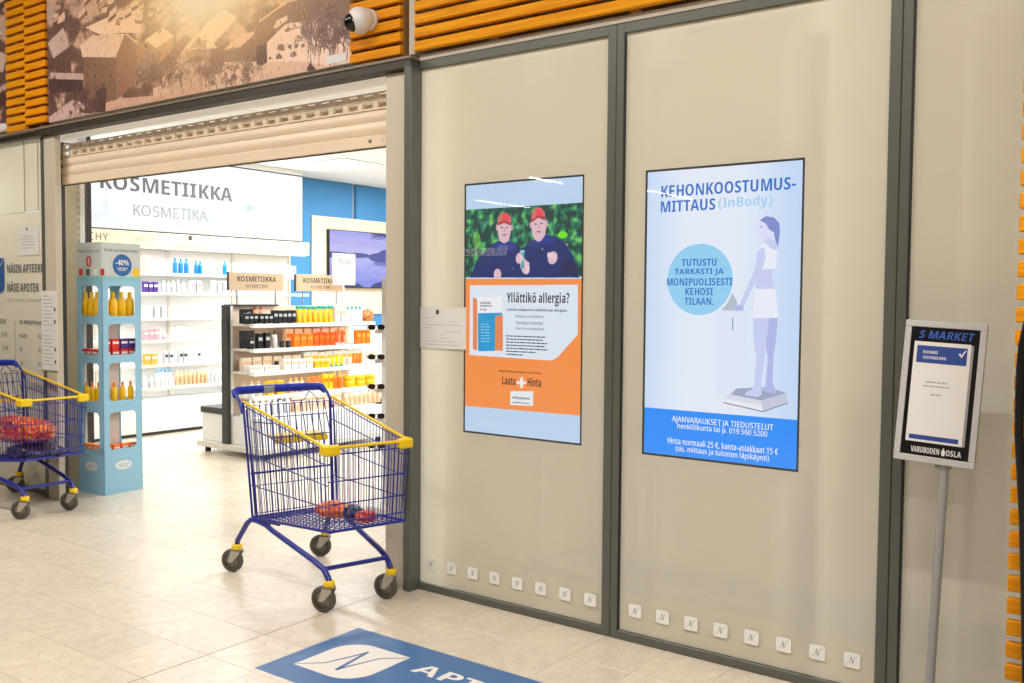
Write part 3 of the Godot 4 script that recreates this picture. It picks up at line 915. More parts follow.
func build_screens() -> void:
	var W := 666
	var H := 1195
	# --- the allergy advertisement
	var a := screen_body("upright screen showing an orange allergy advertisement with two men in red caps", -2.922, 0.832)
	var im := Image.create(W, H, false, Image.FORMAT_RGB8)
	im.fill(Color(0.76, 0.86, 0.97))
	var to := func(px: float, py: float) -> Vector2:
		var p := on_z(px, py, -0.0195)
		return Vector2((p.x + 2.922 - 0.009) / 0.666 * W, (0.832 + 1.204 - p.y) / 1.195 * H)
	var z4 := func(x: float, y: float) -> Vector2: return to.call(460 + x / 5.692, 170 + y / 5.692)
	var shape := func(f: Callable, flat: Array, c: Color) -> void:
		var pts := []
		for i in range(0, flat.size(), 2):
			pts.append(f.call(flat[i], flat[i + 1]))
		fill(im, pts, c)
	var top: float = z4.call(700, 186).y
	var mid: float = z4.call(40, 612).y
	var n := FastNoiseLite.new()
	n.seed = 21
	n.frequency = 0.018
	n.fractal_octaves = 4
	for y in range(int(top), int(mid)):
		for x in W:
			var v := n.get_noise_2d(x, y * 0.8)
			var c := Color(0.0, 0.22, 0.20).lerp(Color(0.05, 0.50, 0.36), smoothstep(-0.25, 0.2, v)).lerp(Color(0.45, 0.78, 0.35), smoothstep(0.22, 0.5, v))
			im.set_pixel(x, y, c)
	for q in 60:
		var c := Vector2(rng.randf_range(20, W - 20), rng.randf_range(top + 60, mid - 60))
		disc(im, c, Vector2(1, 1) * rng.randf_range(4, 13), Color(Color(0.45, 0.85, 0.25) if q % 2 else Color(0.55, 0.85, 0.75), 0.35))
	disc(im, z4.call(585, 370), Vector2(26, 16), Color(0.45, 0.92, 0.1))
	disc(im, z4.call(95, 400), Vector2(24, 40), Color(Color(0.55, 0.8, 0.25), 0.6))
	var navy := Color(0.03, 0.13, 0.42)
	var navy2 := Color(0.05, 0.20, 0.55)
	var skin := Color(0.90, 0.76, 0.80)
	# men: jackets, necks, heads, caps
	shape.call(z4, [60, 612, 95, 520, 170, 430, 225, 400, 280, 400, 330, 425, 370, 470, 380, 612], navy)
	shape.call(z4, [190, 420, 225, 402, 250, 420, 285, 402, 320, 425, 300, 470, 260, 455, 215, 470], navy2)
	shape.call(z4, [330, 612, 350, 450, 420, 395, 445, 385, 490, 365, 560, 385, 600, 420, 660, 520, 680, 612], navy)
	shape.call(z4, [390, 430, 430, 388, 455, 400, 500, 368, 555, 392, 520, 430, 470, 420, 430, 440], navy2)
	shape.call(z4, [560, 600, 610, 500, 650, 540, 672, 600], Color(0.02, 0.08, 0.30))
	shape.call(z4, [225, 370, 282, 370, 280, 405, 255, 415, 222, 403], Color(0.80, 0.65, 0.68))
	shape.call(z4, [428, 345, 484, 340, 488, 370, 452, 392, 428, 385], Color(0.80, 0.65, 0.68))
	disc(im, z4.call(253, 335), Vector2(43 * 0.9, 68), skin)
	disc(im, z4.call(449, 318), Vector2(46 * 0.9, 72), skin)
	for q in [[212, 328], [295, 328], [404, 312], [494, 306]]:
		disc(im, z4.call(q[0], q[1]), Vector2(7, 15), Color(0.85, 0.68, 0.70))
	shape.call(z4, [214, 312, 218, 270, 240, 244, 270, 244, 290, 270, 294, 315, 275, 296, 235, 298], Color(0.88, 0.42, 0.42))
	shape.call(z4, [240, 250, 266, 246, 284, 276, 270, 290, 244, 288], Color(0.95, 0.25, 0.30))
	shape.call(z4, [216, 300, 250, 288, 290, 298, 294, 318, 252, 302, 216, 316], Color(0.70, 0.20, 0.25))
	shape.call(z4, [406, 290, 410, 240, 435, 215, 465, 215, 484, 245, 486, 278, 460, 262, 425, 268], Color(0.88, 0.42, 0.42))
	shape.call(z4, [430, 226, 462, 220, 478, 252, 460, 262, 436, 262], Color(0.95, 0.25, 0.30))
	shape.call(z4, [408, 284, 440, 260, 484, 264, 488, 288, 445, 272, 410, 298], Color(0.70, 0.20, 0.25))
	for q in [[238, 328], [268, 328], [432, 308], [464, 304]]:
		disc(im, z4.call(q[0], q[1]), Vector2(6, 3.5), Color(0.25, 0.18, 0.22))
	for q in [[253, 345], [449, 328]]:
		shape.call(z4, [q[0] - 2, q[1] - 18, q[0] + 3, q[1] - 18, q[0] + 9, q[1] + 6, q[0] - 7, q[1] + 6], Color(0.82, 0.64, 0.68))
		shape.call(z4, [q[0] - 16, q[1] + 20, q[0] + 16, q[1] + 20, q[0] + 10, q[1] + 28, q[0] - 10, q[1] + 28], Color(0.72, 0.40, 0.45))
	# hands and the spray can
	disc(im, z4.call(528, 500), Vector2(26, 30), skin, 0.4)
	for k in 4:
		disc(im, z4.call(504 + k * 12, 482 + k * 4), Vector2(6, 12), Color(0.96, 0.84, 0.86), 0.3)
	shape.call(z4, [343, 456, 368, 456, 370, 560, 345, 560], Color(0.55, 0.85, 0.85))
	shape.call(z4, [343, 472, 369, 472, 369, 500, 344, 500], Color(0.10, 0.60, 0.65))
	disc(im, z4.call(338, 502), Vector2(20, 26), skin, 0.2)
	disc(im, z4.call(372, 552), Vector2(24, 36), skin, -0.3)
	for k in 4:
		disc(im, z4.call(384, 532 + k * 15), Vector2(13, 5), Color(0.96, 0.84, 0.86), -0.2)
		disc(im, z4.call(350, 490 + k * 9), Vector2(10, 4), Color(0.96, 0.84, 0.86), 0.2)
	shape.call(z4, [354, 512, 362, 512, 366, 560, 348, 560], Color(0.15, 0.65, 0.72))
	disc(im, z4.call(214, 595), Vector2(22, 28), skin)
	for q in [[470, 450, 3], [300, 560, 2.5], [610, 425, 4]]:
		disc(im, z4.call(q[0], q[1]), Vector2(q[2], q[2]), Color(0.8, 0.85, 0.95))
	# the orange half with its white field
	var z5 := func(x: float, y: float) -> Vector2: return to.call(460 + x / 3.794, 270 + y / 3.794)
	var orange := Color(1.0, 0.58, 0.27)
	shape.call(z5, [20, 34, 470, 34, 465, 553, 20, 515], orange)
	shape.call(z5, [38, 58, 448, 56, 447, 245, 385, 315, 372, 330, 350, 343, 320, 342, 36, 322], Color(0.90, 0.94, 0.99))
	# the medicine box
	shape.call(z5, [50, 104, 66, 112, 66, 306, 49, 300], Color(0.93, 0.54, 0.33))
	shape.call(z5, [66, 104, 160, 100, 160, 306, 66, 307], Color(0.97, 0.98, 1.0))
	shape.call(z5, [130, 174, 163, 170, 163, 306, 130, 306], Color(0.93, 0.54, 0.33))
	shape.call(z5, [68, 164, 160, 162, 160, 170, 134, 176, 133, 307, 69, 308], Color(0.04, 0.62, 0.86))
	for k in 7:
		shape.call(z5, [80, 204 + k * 11, 108 + (k * 7) % 12, 204 + k * 11, 108 + (k * 7) % 12, 206 + k * 11, 80, 206 + k * 11], Color(0.75, 0.9, 0.98))
	shape.call(z5, [192, 460, 278, 460, 278, 516, 190, 512], Color(0.94, 0.96, 0.99))
	shape.call(z5, [228, 408, 240, 408, 240, 448, 228, 447], Color(0.99, 0.96, 0.94))
	shape.call(z5, [215, 422, 252, 423, 252, 433, 215, 432], Color(0.99, 0.96, 0.94))
	mi("display", sheet(0.666, 1.195), printed("allergy_display", im, 0.92, 0.2), a, Vector3(0.009, 0.009, 0.0))
	var ink := mat("screen_ink", Color(0.03, 0.04, 0.10), 0.5)
	var ink2 := mat("screen_ink_soft", Color(0.16, 0.20, 0.36), 0.5)
	var s5 := func(x: float, y: float) -> Vector3:
		var p := on_z(460 + x / 3.794, 270 + y / 3.794, -0.0195)
		return Vector3(p.x + 2.922, p.y - 0.832, 0.0006)
	letters(a, "Yllättikö allergia?", s5.call(178, 136), Vector2(0.352, 0.064), ink, 700)
	letters(a, "Cetirizin ratiopharm on edullinen apu allergiaan.", s5.call(178, 158), Vector2(0.340, 0.017), ink, 600)
	letters(a, "Nopea ja vaivaton", s5.call(212, 183), Vector2(0.16, 0.017), ink2)
	letters(a, "Tehokas oireisiin", s5.call(212, 206), Vector2(0.155, 0.017), ink2)
	letters(a, "Vain kerran päivässä", s5.call(212, 229), Vector2(0.16, 0.017), ink2)
	bars(a, s5.call(176, 252), [[0, 0.225], [0, 0.21], [0, 0.235], [0, 0.22], [0, 0.235], [0, 0.17], [0, 0.1]], 0.0145, 0.0055, ink2)
	letters(a, "Cetirizin", s5.call(76, 129), Vector2(0.065, 0.013), ink, 600)
	letters(a, "ratiopharm", s5.call(76, 142), Vector2(0.072, 0.014), ink, 600)
	letters(a, "10 mg", s5.call(76, 155), Vector2(0.04, 0.012), ink, 600)
	letters(a, "Kysy lisää apteekista tai lue lisää", s5.call(150, 388), Vector2(0.24, 0.013), mat("screen_brown", Color(0.25, 0.10, 0.08), 0.5), 600)
	letters(a, "Laatu", s5.call(161, 434), Vector2(0.078, 0.040), ink, 700)
	letters(a, "Hinta", s5.call(257, 440), Vector2(0.076, 0.040), ink, 700)
	letters(a, "ratiopharm", s5.call(199, 491), Vector2(0.1, 0.018), ink, 600)
	bars(a, s5.call(199, 503), [[0, 0.1]], 0.01, 0.004, ink2)
	# --- the body composition screen
	var b := screen_body("upright screen showing a woman on a body scale above a blue footer", -1.932, 0.826)
	im = Image.create(W, H, false, Image.FORMAT_RGB8)
	var to2 := func(px: float, py: float) -> Vector2:
		var p := on_z(px, py, -0.0195)
		return Vector2((p.x + 1.932 - 0.009) / 0.666 * W, (0.826 + 1.204 - p.y) / 1.195 * H)
	for y in H:
		for x in W:
			var e := absf(x / float(W) - 0.45)
			im.set_pixel(x, y, Color(0.91, 0.94, 1.0).lerp(Color(0.78, 0.87, 0.99), smoothstep(0.15, 0.55, e)))
	var im_b := im
	shape = func(f: Callable, flat: Array, c: Color) -> void:
		var pts := []
		for i in range(0, flat.size(), 2):
			pts.append(f.call(flat[i], flat[i + 1]))
		fill(im_b, pts, c)
	var s6 := func(x: float, y: float) -> Vector2: return to2.call(700 + x / 2.972, 200 + y / 2.972)
	# footer
	var fy: float = to2.call(645, 407.5).y
	im.fill_rect(Rect2i(0, int(fy), W, H - int(fy)), Color(0.0, 0.56, 1.0))
	# the badge
	disc(im, to2.call(699.5, 279.5), Vector2(146, 147), Color(0.58, 0.83, 0.97))
	# woman and scale
	var body := Color(0.80, 0.82, 0.97)
	var shade := Color(0.70, 0.73, 0.93)
	var hair := Color(0.50, 0.56, 0.83)
	var cloth := Color(0.93, 0.95, 1.0)
	shape.call(s6, [48, 330, 140, 328, 138, 560, 48, 590], Color(0.89, 0.92, 0.99))
	shape.call(s6, [64, 328, 86, 300, 96, 276, 110, 300, 112, 328], Color(0.72, 0.76, 0.82))
	shape.call(s6, [96, 350, 99, 350, 99, 388, 96, 388], Color(0.5, 0.55, 0.75))
	shape.call(s6, [70, 590, 105, 560, 200, 555, 262, 575, 260, 605, 190, 628, 150, 618, 72, 602], Color(0.86, 0.88, 0.94))
	shape.call(s6, [92, 578, 110, 560, 200, 556, 258, 574, 182, 596], Color(0.62, 0.66, 0.78))
	shape.call(s6, [70, 590, 186, 612, 186, 628, 72, 602], Color(0.93, 0.94, 0.98))
	shape.call(s6, [182, 597, 258, 575, 262, 602, 188, 628], Color(0.78, 0.80, 0.88))
	stroke(im, s6.call(70, 602), s6.call(188, 629), 1.6, 1.6, Color(0.25, 0.28, 0.35))
	stroke(im, s6.call(188, 629), s6.call(262, 603), 1.6, 1.6, Color(0.4, 0.43, 0.5))
	# legs, feet
	shape.call(s6, [194, 345, 232, 345, 226, 420, 218, 470, 216, 545, 228, 570, 222, 576, 182, 566, 196, 550, 202, 470, 192, 410], shade)
	shape.call(s6, [158, 345, 206, 350, 196, 430, 190, 480, 182, 540, 184, 578, 172, 586, 134, 580, 136, 572, 160, 558, 168, 470, 160, 420], body)
	# shorts, torso, top
	shape.call(s6, [162, 262, 224, 262, 234, 350, 158, 352], cloth)
	shape.call(s6, [168, 200, 222, 196, 214, 230, 224, 264, 164, 264, 170, 232], body)
	shape.call(s6, [170, 150, 186, 130, 212, 126, 230, 150, 226, 205, 172, 206], cloth)
	shape.call(s6, [190, 122, 204, 112, 224, 122, 232, 150, 214, 146], body)
	# arm to the handle
	shape.call(s6, [172, 150, 190, 140, 196, 170, 182, 215, 150, 272, 130, 318, 108, 330, 102, 322, 120, 306, 140, 260, 166, 200], body)
	shape.call(s6, [104, 318, 128, 312, 130, 328, 106, 330], shade)
	# head, hair
	shape.call(s6, [168, 70, 184, 54, 206, 52, 222, 66, 222, 92, 208, 112, 192, 116, 178, 112, 174, 102, 166, 94, 172, 86], Color(0.88, 0.89, 1.0))
	shape.call(s6, [178, 60, 196, 48, 220, 52, 236, 68, 238, 96, 232, 140, 224, 120, 220, 96, 206, 88, 196, 70], hair)
	disc(im, s6.call(182, 80), Vector2(4, 3), hair)
	mi("display", sheet(0.666, 1.195), printed("scan_display", im, 0.97, 0.2), b, Vector3(0.009, 0.009, 0.0))
	var bl := glow("screen_blue", Color(0.0, 0.44, 0.84), 0.85)
	var wh := glow("screen_white", Color(1, 1, 1), 0.95)
	var pale := glow("screen_pale", Color(0.66, 0.84, 0.97), 0.95)
	var s7 := func(px: float, py: float) -> Vector3:
		var p := on_z(px, py, -0.0195)
		return Vector3(p.x + 1.932, p.y - 0.826, 0.0006)
	letters(b, "KEHONKOOSTUMUS-", s7.call(661.5, 197.5), Vector2(0.575, 0.048), bl, 700)
	letters(b, "MITTAUS", s7.call(661, 212.5), Vector2(0.245, 0.046), bl, 700)
	letters(b, "(InBody)", s7.call(718.5, 211), Vector2(0.225, 0.053), pale, 700)
	var k := 0
	for q in [["TUTUSTU", 0.155], ["TARKASTI JA", 0.218], ["MONIPUOLISESTI", 0.29], ["KEHOSI", 0.122], ["TILAAN.", 0.128]]:
		var c: Vector3 = s7.call(699.0, 266.0 + 9.72 * k)
		letters(b, q[0], c, Vector2(q[1], 0.0295), bl, 600, 1)
		k += 1
	letters(b, "AJANVARAUKSET JA TIEDUSTELUT", s7.call(721, 427.0), Vector2(0.44, 0.029), wh, 500, 1)
	letters(b, "henkilökunta tai p. 019 560 5200", s7.call(721, 434.2), Vector2(0.39, 0.031), wh, 500, 1)
	letters(b, "Hinta normaali 25 €, kanta-asiakkaat 15 €", s7.call(721, 449.8), Vector2(0.48, 0.031), wh, 500, 1)
	letters(b, "(sis. mittaus ja tulosten läpikäynti)", s7.call(721, 457.6), Vector2(0.405, 0.031), wh, 500, 1)

# ------------------------------------------------------------------ goods
func tube_mesh(w: float, h: float, d: float) -> ArrayMesh:
	# a squeezed tube that stands on its cap: round below, pressed flat above
	var key := "squeeze%s" % [[w, h, d]]
	if meshes.has(key):
		return meshes[key]
	var st := start()
	var rings := []
	for i in 4:
		var t: float = [0.0, 0.3, 0.7, 1.0][i]
		var ring := []
		for k in 12:
			var a := TAU * k / 12
			ring.append(Vector3(cos(a) * w / 2 * lerpf(0.86, 1.0, t), h * t, sin(a) * d / 2 * lerpf(1.0, 0.1, t)))
		rings.append(ring)
	for i in 3:
		for k in 12:
			st.set_smooth_group(1)
			quad(st, rings[i][k], rings[i][(k + 1) % 12], rings[i + 1][(k + 1) % 12], rings[i + 1][k])
	meshes[key] = done(st)
	return meshes[key]
func goods(kind: String, called: String, label: String, category: String, group: String, at: Vector3, size: Vector3, main: Material, second: Material, turn := 0.0) -> Node3D:
	# at: the middle of its foot; size: width, height, depth; the front faces +z before the turn
	var t := thing(called, label, category, at, turn, group)
	var w := size.x
	var h := size.y
	match kind:
		"box":
			mi("carton", box(size, 0.002), main, t)
			mi("print_band", box(Vector3(w * 0.8, h * 0.22, 0.001)), second, t, Vector3(0, h * 0.52, size.z / 2 + 0.0005))
		"bottle":
			var r := w / 2
			mi("body", lathe([[0, 0], [r * 0.9, 0], [r, h * 0.04], [r, h * 0.66], [r * 0.75, h * 0.76], [r * 0.36, h * 0.80], [r * 0.36, h * 0.82]], 14), main, t)
			mi("cap", lathe([[r * 0.42, h * 0.80], [r * 0.42, h * 0.98], [r * 0.38, h], [0, h]], 12), second, t)
		"tube":
			mi("cap", lathe([[0, 0], [w * 0.36, 0], [w * 0.40, h * 0.01], [w * 0.40, h * 0.17], [0, h * 0.17]], 12), second, t)
			mi("body", tube_mesh(w, h * 0.83, size.z), main, t, Vector3(0, h * 0.17, 0))
		"tube_up":
			mi("body", tube_mesh(w, h * 0.84, size.z), main, t)
			mi("cap", box(Vector3(w * 1.02, h * 0.16, size.z * 0.5), 0.003), second, t, Vector3(0, h * 0.84, 0))
		"jar":
			var r := w / 2
			mi("body", lathe([[0, 0], [r * 0.95, 0], [r, h * 0.05], [r, h * 0.62], [0, h * 0.62]], 16), main, t)
			mi("lid", lathe([[r * 0.9, h * 0.60], [r * 1.02, h * 0.62], [r * 1.02, h * 0.96], [r * 0.95, h], [0, h]], 16), second, t)
	return t

func build_shop() -> void:
	var white: Material = mats.white
	# --- wall shelving below the light box, on the end wall
	var sh := thing("skin_care_shelving", "tall white wall shelving filled with skin care below the light box", "shelving", Vector3(-9.0, 0, -4.5))
	var len := 3.5
	slab("back_panel", Vector3(-0.44, 0.1, 0), Vector3(-0.42, 2.0, len), white, sh)
	slab("plinth", Vector3(-0.42, 0.035, 0), Vector3(0.0, 0.36, len), white, sh, 0.004)
	slab("foot_rail", Vector3(-0.40, 0.0, 0.02), Vector3(-0.03, 0.035, len - 0.02), mats.dark_grey, sh)
	var rows := [0.36, 0.50, 0.745, 1.01, 1.25, 1.52, 1.73]
	for k in rows.size():
		if k > 0:
			var s := slab("shelf", Vector3(-0.42, rows[k] - 0.02, 0), Vector3(-0.06, rows[k], len), white, sh, 0.002)
			var rail := mi("price_rail", box(Vector3(0.006, 0.032, len)), mats.offwhite, s, Vector3(0.183, -0.008, 0))
			rail.set_meta("label", "price rail on the shelf edge")
		for n in 11:
			slab("price_tag", Vector3(-0.054, rows[k] - 0.027, 0.2 + n * 0.3), Vector3(-0.0525, rows[k] + 0.0, 0.265 + n * 0.3), mats.paper if k > 0 else mats.offwhite, sh)
	# lit shelf edges: a slim lamp strip under each shelf and under the fascia
	for y in [0.48, 0.725, 0.99, 1.23, 1.50, 1.71, 2.0]:
		slab("lamp_strip", Vector3(-0.10, y - 0.008, 0.03), Vector3(-0.085, y, len - 0.03), glow("shelf_glow", Color(1, 0.99, 0.97), 2.0), sh)
		var sl := AreaLight3D.new()
		sl.name = "shelf_light"
		sl.area_size = Vector2(0.02, len - 0.06)
		sl.light_energy = 0.7
		sl.light_color = Color(1, 0.99, 0.97)
		sl.shadow_enabled = true
		sh.add_child(sl, true)
		sl.position = Vector3(-0.0925, y - 0.012, len / 2)
		sl.rotation = Vector3(-PI / 2, 0, 0)
	for z in [0.0, 0.87, 1.74, 2.61, 3.47]:
		slab("upright", Vector3(-0.42, 0.1, z), Vector3(-0.40, 2.0, z + 0.03), mats.offwhite, sh)
	slab("fascia", Vector3(-0.40, 2.0, 0), Vector3(-0.05, 2.16, len), mat("fascia", Color(0.92, 0.84, 0.72), 0.6), sh, 0.003)
	var gold := mat("ink_gold", Color(0.72, 0.60, 0.42), 0.6)
	letters(sh, "VICHY", Vector3(-0.049, 2.045, 3.02), Vector2(0.33, 0.075), mats.ink_grey, 400, 0, FACE_X)
	letters(sh, "(ACO)", Vector3(-0.049, 2.05, 2.40), Vector2(0.22, 0.06), gold, 400, 0, FACE_X)
	letters(sh, "LA ROCHE-POSAY", Vector3(-0.049, 2.015, 1.92), Vector2(0.40, 0.032), gold, 400, 0, FACE_X)
	slab("fascia_mark", Vector3(-0.05, 2.10, 1.70), Vector3(-0.0485, 2.15, 1.745), mats.dark_grey, sh)
	letters(sh, "Avène", Vector3(-0.049, 2.04, 0.98), Vector2(0.24, 0.08), gold, 400, 0, FACE_X, "Droid Serif")
	letters(sh, "Avène", Vector3(-0.049, 2.04, 0.42), Vector2(0.24, 0.08), gold, 400, 0, FACE_X, "Droid Serif")
	# goods on it: [row, px from, px to, kind, name, label words, colour, second colour, height, width]
	var P := func(key: String, c: Color) -> Material: return mat("goods_" + key, c, 0.4)
	var pw: Material = P.call("white", Color(0.90, 0.90, 0.90))
	var pg: Material = P.call("grey", Color(0.74, 0.75, 0.77))
	var pb: Material = P.call("blue", Color(0.05, 0.50, 0.90))
	var pp: Material = P.call("purple", Color(0.28, 0.16, 0.50))
	var pk: Material = P.call("pink", Color(0.82, 0.58, 0.62))
	var po: Material = P.call("peach", Color(0.95, 0.62, 0.25))
	var pe: Material = P.call("beige", Color(0.80, 0.68, 0.52))
	var list := [
		[6, 143, 152, "box", "peach_carton", "beige carton on the top wall shelf", P.call("beige2", Color(0.9, 0.78, 0.68)), pw, 0.19, 0.07],
		[6, 158, 170, "bottle", "serum_bottle", "small white serum bottle on the top wall shelf", pw, pg, 0.15, 0.045],
		[6, 173, 190, "bottle", "blue_bottle", "bright blue bottle among white ones on the top wall shelf", pb, pb, 0.17, 0.052],
		[6, 195, 203, "bottle", "blue_bottle", "bright blue bottle among white ones on the top wall shelf", pb, pb, 0.15, 0.046],
		[6, 209, 220, "bottle", "pale_bottle", "pale blue bottle beside bright blue bottles on the top wall shelf", P.call("pale_blue", Color(0.70, 0.85, 0.95)), pw, 0.15, 0.046],
		[6, 222, 229, "bottle", "blue_bottle", "bright blue bottle among white ones on the top wall shelf", pb, pb, 0.16, 0.046],
		[6, 235, 262, "box", "white_carton", "plain white carton on the top wall shelf", pw, pg, 0.15, 0.06],
		[6, 272, 296, "box", "pink_print_carton", "white carton with pink print on the top wall shelf", pw, pk, 0.14, 0.06],
		[5, 143, 158, "box", "purple_carton", "dark purple carton on the second wall shelf", pp, pw, 0.12, 0.05],
		[5, 162, 186, "bottle", "grey_bottle", "grey white bottle on the second wall shelf", pg, pw, 0.13, 0.05],
		[5, 190, 202, "box", "grey_carton", "light grey carton on the second wall shelf", pg, pk, 0.14, 0.055],
		[5, 211, 228, "box", "grey_carton", "light grey carton on the second wall shelf", pg, pw, 0.14, 0.055],
		[5, 235, 262, "bottle", "grey_bottle", "grey white bottle on the second wall shelf", pg, pw, 0.13, 0.05],
		[4, 146, 167, "box", "silver_carton", "silvery grey carton on the third wall shelf", pg, pg, 0.13, 0.06],
		[4, 173, 190, "box", "white_carton", "plain white carton on the third wall shelf", pw, pg, 0.13, 0.05],
		[4, 193, 222, "bottle", "white_bottle", "small white bottle on the third wall shelf", pw, pg, 0.13, 0.042],
		[3, 143, 159, "box", "pink_carton", "dusty pink carton on the fourth wall shelf", pk, pw, 0.12, 0.06],
		[3, 161, 168, "jar", "cream_jar", "small pink cream jar on the fourth wall shelf", pk, pw, 0.06, 0.05],
		[3, 172, 192, "box", "white_carton", "plain white carton on the fourth wall shelf", pw, pg, 0.13, 0.05],
		[3, 195, 220, "bottle", "white_bottle", "small white bottle on the fourth wall shelf", pw, pe, 0.12, 0.045],
		[2, 143, 157, "box", "orange_carton", "light orange carton on the fifth wall shelf", po, pw, 0.12, 0.075],
		[2, 163, 173, "box", "grey_carton", "light grey carton on the fifth wall shelf", pg, mats.dark_grey, 0.14, 0.05],
		[2, 178, 187, "box", "grey_carton", "light grey carton on the fifth wall shelf", pg, mats.dark_grey, 0.14, 0.05],
		[2, 196, 200, "box", "white_carton", "plain white carton on the fifth wall shelf", pw, mats.dark_grey, 0.14, 0.05],
		[1, 143, 154, "bottle", "grey_bottle", "grey white bottle on the sixth wall shelf", pg, pw, 0.12, 0.045],
		[1, 155, 172, "bottle", "blue_cap_bottle", "white bottle with bright blue cap on the sixth wall shelf", pw, pb, 0.19, 0.045],
		[1, 175, 208, "bottle", "beige_bottle", "beige lotion bottle on the sixth wall shelf", pe, pe, 0.16, 0.046],
		[1, 210, 225, "bottle", "grey_bottle", "grey white bottle on the sixth wall shelf", pg, pw, 0.15, 0.045]]
	for a in list:
		var y: float = rows[a[0]]
		var z0 := on_x(a[1], 300, -9.12).z
		var z1 := on_x(a[2], 300, -9.12).z
		var n := maxi(1, int((z0 - z1) / (a[9] * 1.06)))
		for k in n:
			goods(a[3], a[4], a[5], "bottle" if a[3] == "bottle" else "carton" if a[3] == "box" else "jar", "skin care on wall shelf %d" % a[0], Vector3(-9.13, y, lerpf(z0, z1, (k + 0.5) / n)), Vector3(a[9], a[8] * rng.randf_range(0.96, 1.02), 0.045), a[6], a[7], PI / 2)
	slab("gap_filler", Vector3(-9.59, 2.998, -4.5), Vector3(-9.16, 3.058, -0.9), mats.shop_white, get_node("wall_shop"))  # added white filler, covers the unlit gap between light box and ceiling
	# --- light box above
	var lb := thing("light_box", "glowing white cosmetics light box above the wall shelving", "light box", Vector3(-9.15, 2.17, -1.0))
	slab("case", Vector3(-0.25, 0, -3.495), Vector3(-0.004, 0.825, 0), mats.dark_grey, lb, 0.003)
	var im := noise_image(256, 64, Vector2(0.7, 0.4), 4, 77, Color(0.80, 0.86, 0.93), Color(1, 1, 1), 0.35)
	for q in 90:
		disc(im, Vector2(rng.randf_range(0, 256), rng.randf_range(0, 26)), Vector2(1, 1) * rng.randf_range(0.6, 2.2), Color(Color(1, 1, 1), 0.5))
	mi("face", sheet(3.47, 0.80), printed("light_box_face", im, 1.05, 0.4), lb, Vector3(-0.0035, 0.012, -0.012), FACE_X)
	for z in [-0.86, -1.73, -2.6]:
		slab("joint", Vector3(-0.004, 0.012, z), Vector3(-0.002, 0.812, z + 0.006), mat("joint_pale", Color(0.72, 0.76, 0.80), 0.5), lb)
	letters(lb, "KOSMETIIKKA", Vector3(-0.002, 0.415, -0.79), Vector2(1.63, 0.155), mat("sign_ink", Color(0.33, 0.35, 0.34), 0.6), 600, 0, FACE_X)
	letters(lb, "KOSMETIKA", Vector3(-0.002, 0.165, -1.16), Vector2(0.92, 0.115), mat("sign_ink_pale", Color(0.52, 0.53, 0.53), 0.6), 300, 0, FACE_X)
	var l := AreaLight3D.new()
	l.name = "light_box_light"
	l.area_size = Vector2(3.4, 0.78)
	l.light_energy = 1.5
	l.light_color = Color(0.96, 0.98, 1.0)
	l.shadow_enabled = true
	lb.add_child(l)
	l.position = Vector3(0.02, 0.41, -1.75)
	l.rotation.y = -PI / 2
	# --- screen on a beige panel on the blue wall
	slab("beige_board", Vector3(-9.6, 1.25, -8.2), Vector3(-9.572, 2.57, -5.02), mat("panel_beige", Color(0.90, 0.82, 0.72), 0.7), get_node("wall_shop"), 0.003)
	var tv := thing("landscape_screen", "wide screen showing a lake landscape in violet tones on beige panel", "screen", Vector3(-9.57, 1.615, -5.27))
	slab("housing", Vector3(0, 0, -1.40), Vector3(0.05, 0.785, 0), mats.black, tv, 0.003)
	mi("display", sheet(1.38, 0.765), printed("lake_display", lake(), 0.9, 0.3), tv, Vector3(0.0504, 0.01, -0.01), FACE_X)
	# --- two-sided gondola that runs into the shop; its length lies along local x, its stocked side faces local +z
	var W := 1.62
	var G := Transform3D(Basis(Vector3.UP, PI / 2), Vector3(-7.38, 0, -1.93))
	var g := thing("gondola_shelf", "two-sided gondola shelf with dark end post stocked with sun care and cosmetics", "shelf", G.origin, PI / 2)
	slab("end_post", Vector3(0.0, 0.11, 0.0), Vector3(0.04, 1.405, 0.085), mats.dark_grey, g, 0.003)
	slab("slotted_strip", Vector3(0.041, 0.38, 0.06), Vector3(0.07, 1.40, 0.085), white, g)
	slab("back_panel", Vector3(0.041, 0.38, 0.0), Vector3(W, 1.40, 0.02), mat("gondola_back", Color(0.95, 0.87, 0.78), 0.7), g)
	slab("top_rail", Vector3(0.041, 1.395, -0.02), Vector3(0.62, 1.412, 0.07), mats.dark_grey, g, 0.002)
	slab("base_cabinet", Vector3(0.045, 0.11, -0.36), Vector3(W, 0.375, 0.50), white, g, 0.004)
	slab("plinth", Vector3(0.0, 0.055, -0.39), Vector3(W, 0.108, 0.57), mats.offwhite, g, 0.004)
	slab("slab_top", Vector3(0.03, 0.376, -0.37), Vector3(W, 0.435, -0.005), mats.dark_grey, g, 0.004)
	for x in [0.06, W - 0.1]:
		for z in [-0.34, 0.50]:
			slab("foot", Vector3(x, 0.0, z), Vector3(x + 0.04, 0.055, z + 0.04), mats.groove, g)
	for y in [0.72, 1.02, 1.25]:
		slab("glass_shelf", Vector3(0.06, y, -0.30), Vector3(W, y + 0.008, -0.051), mats.clear_glass, g)
	var lv := [0.376, 0.565, 0.79, 1.005, 1.235]
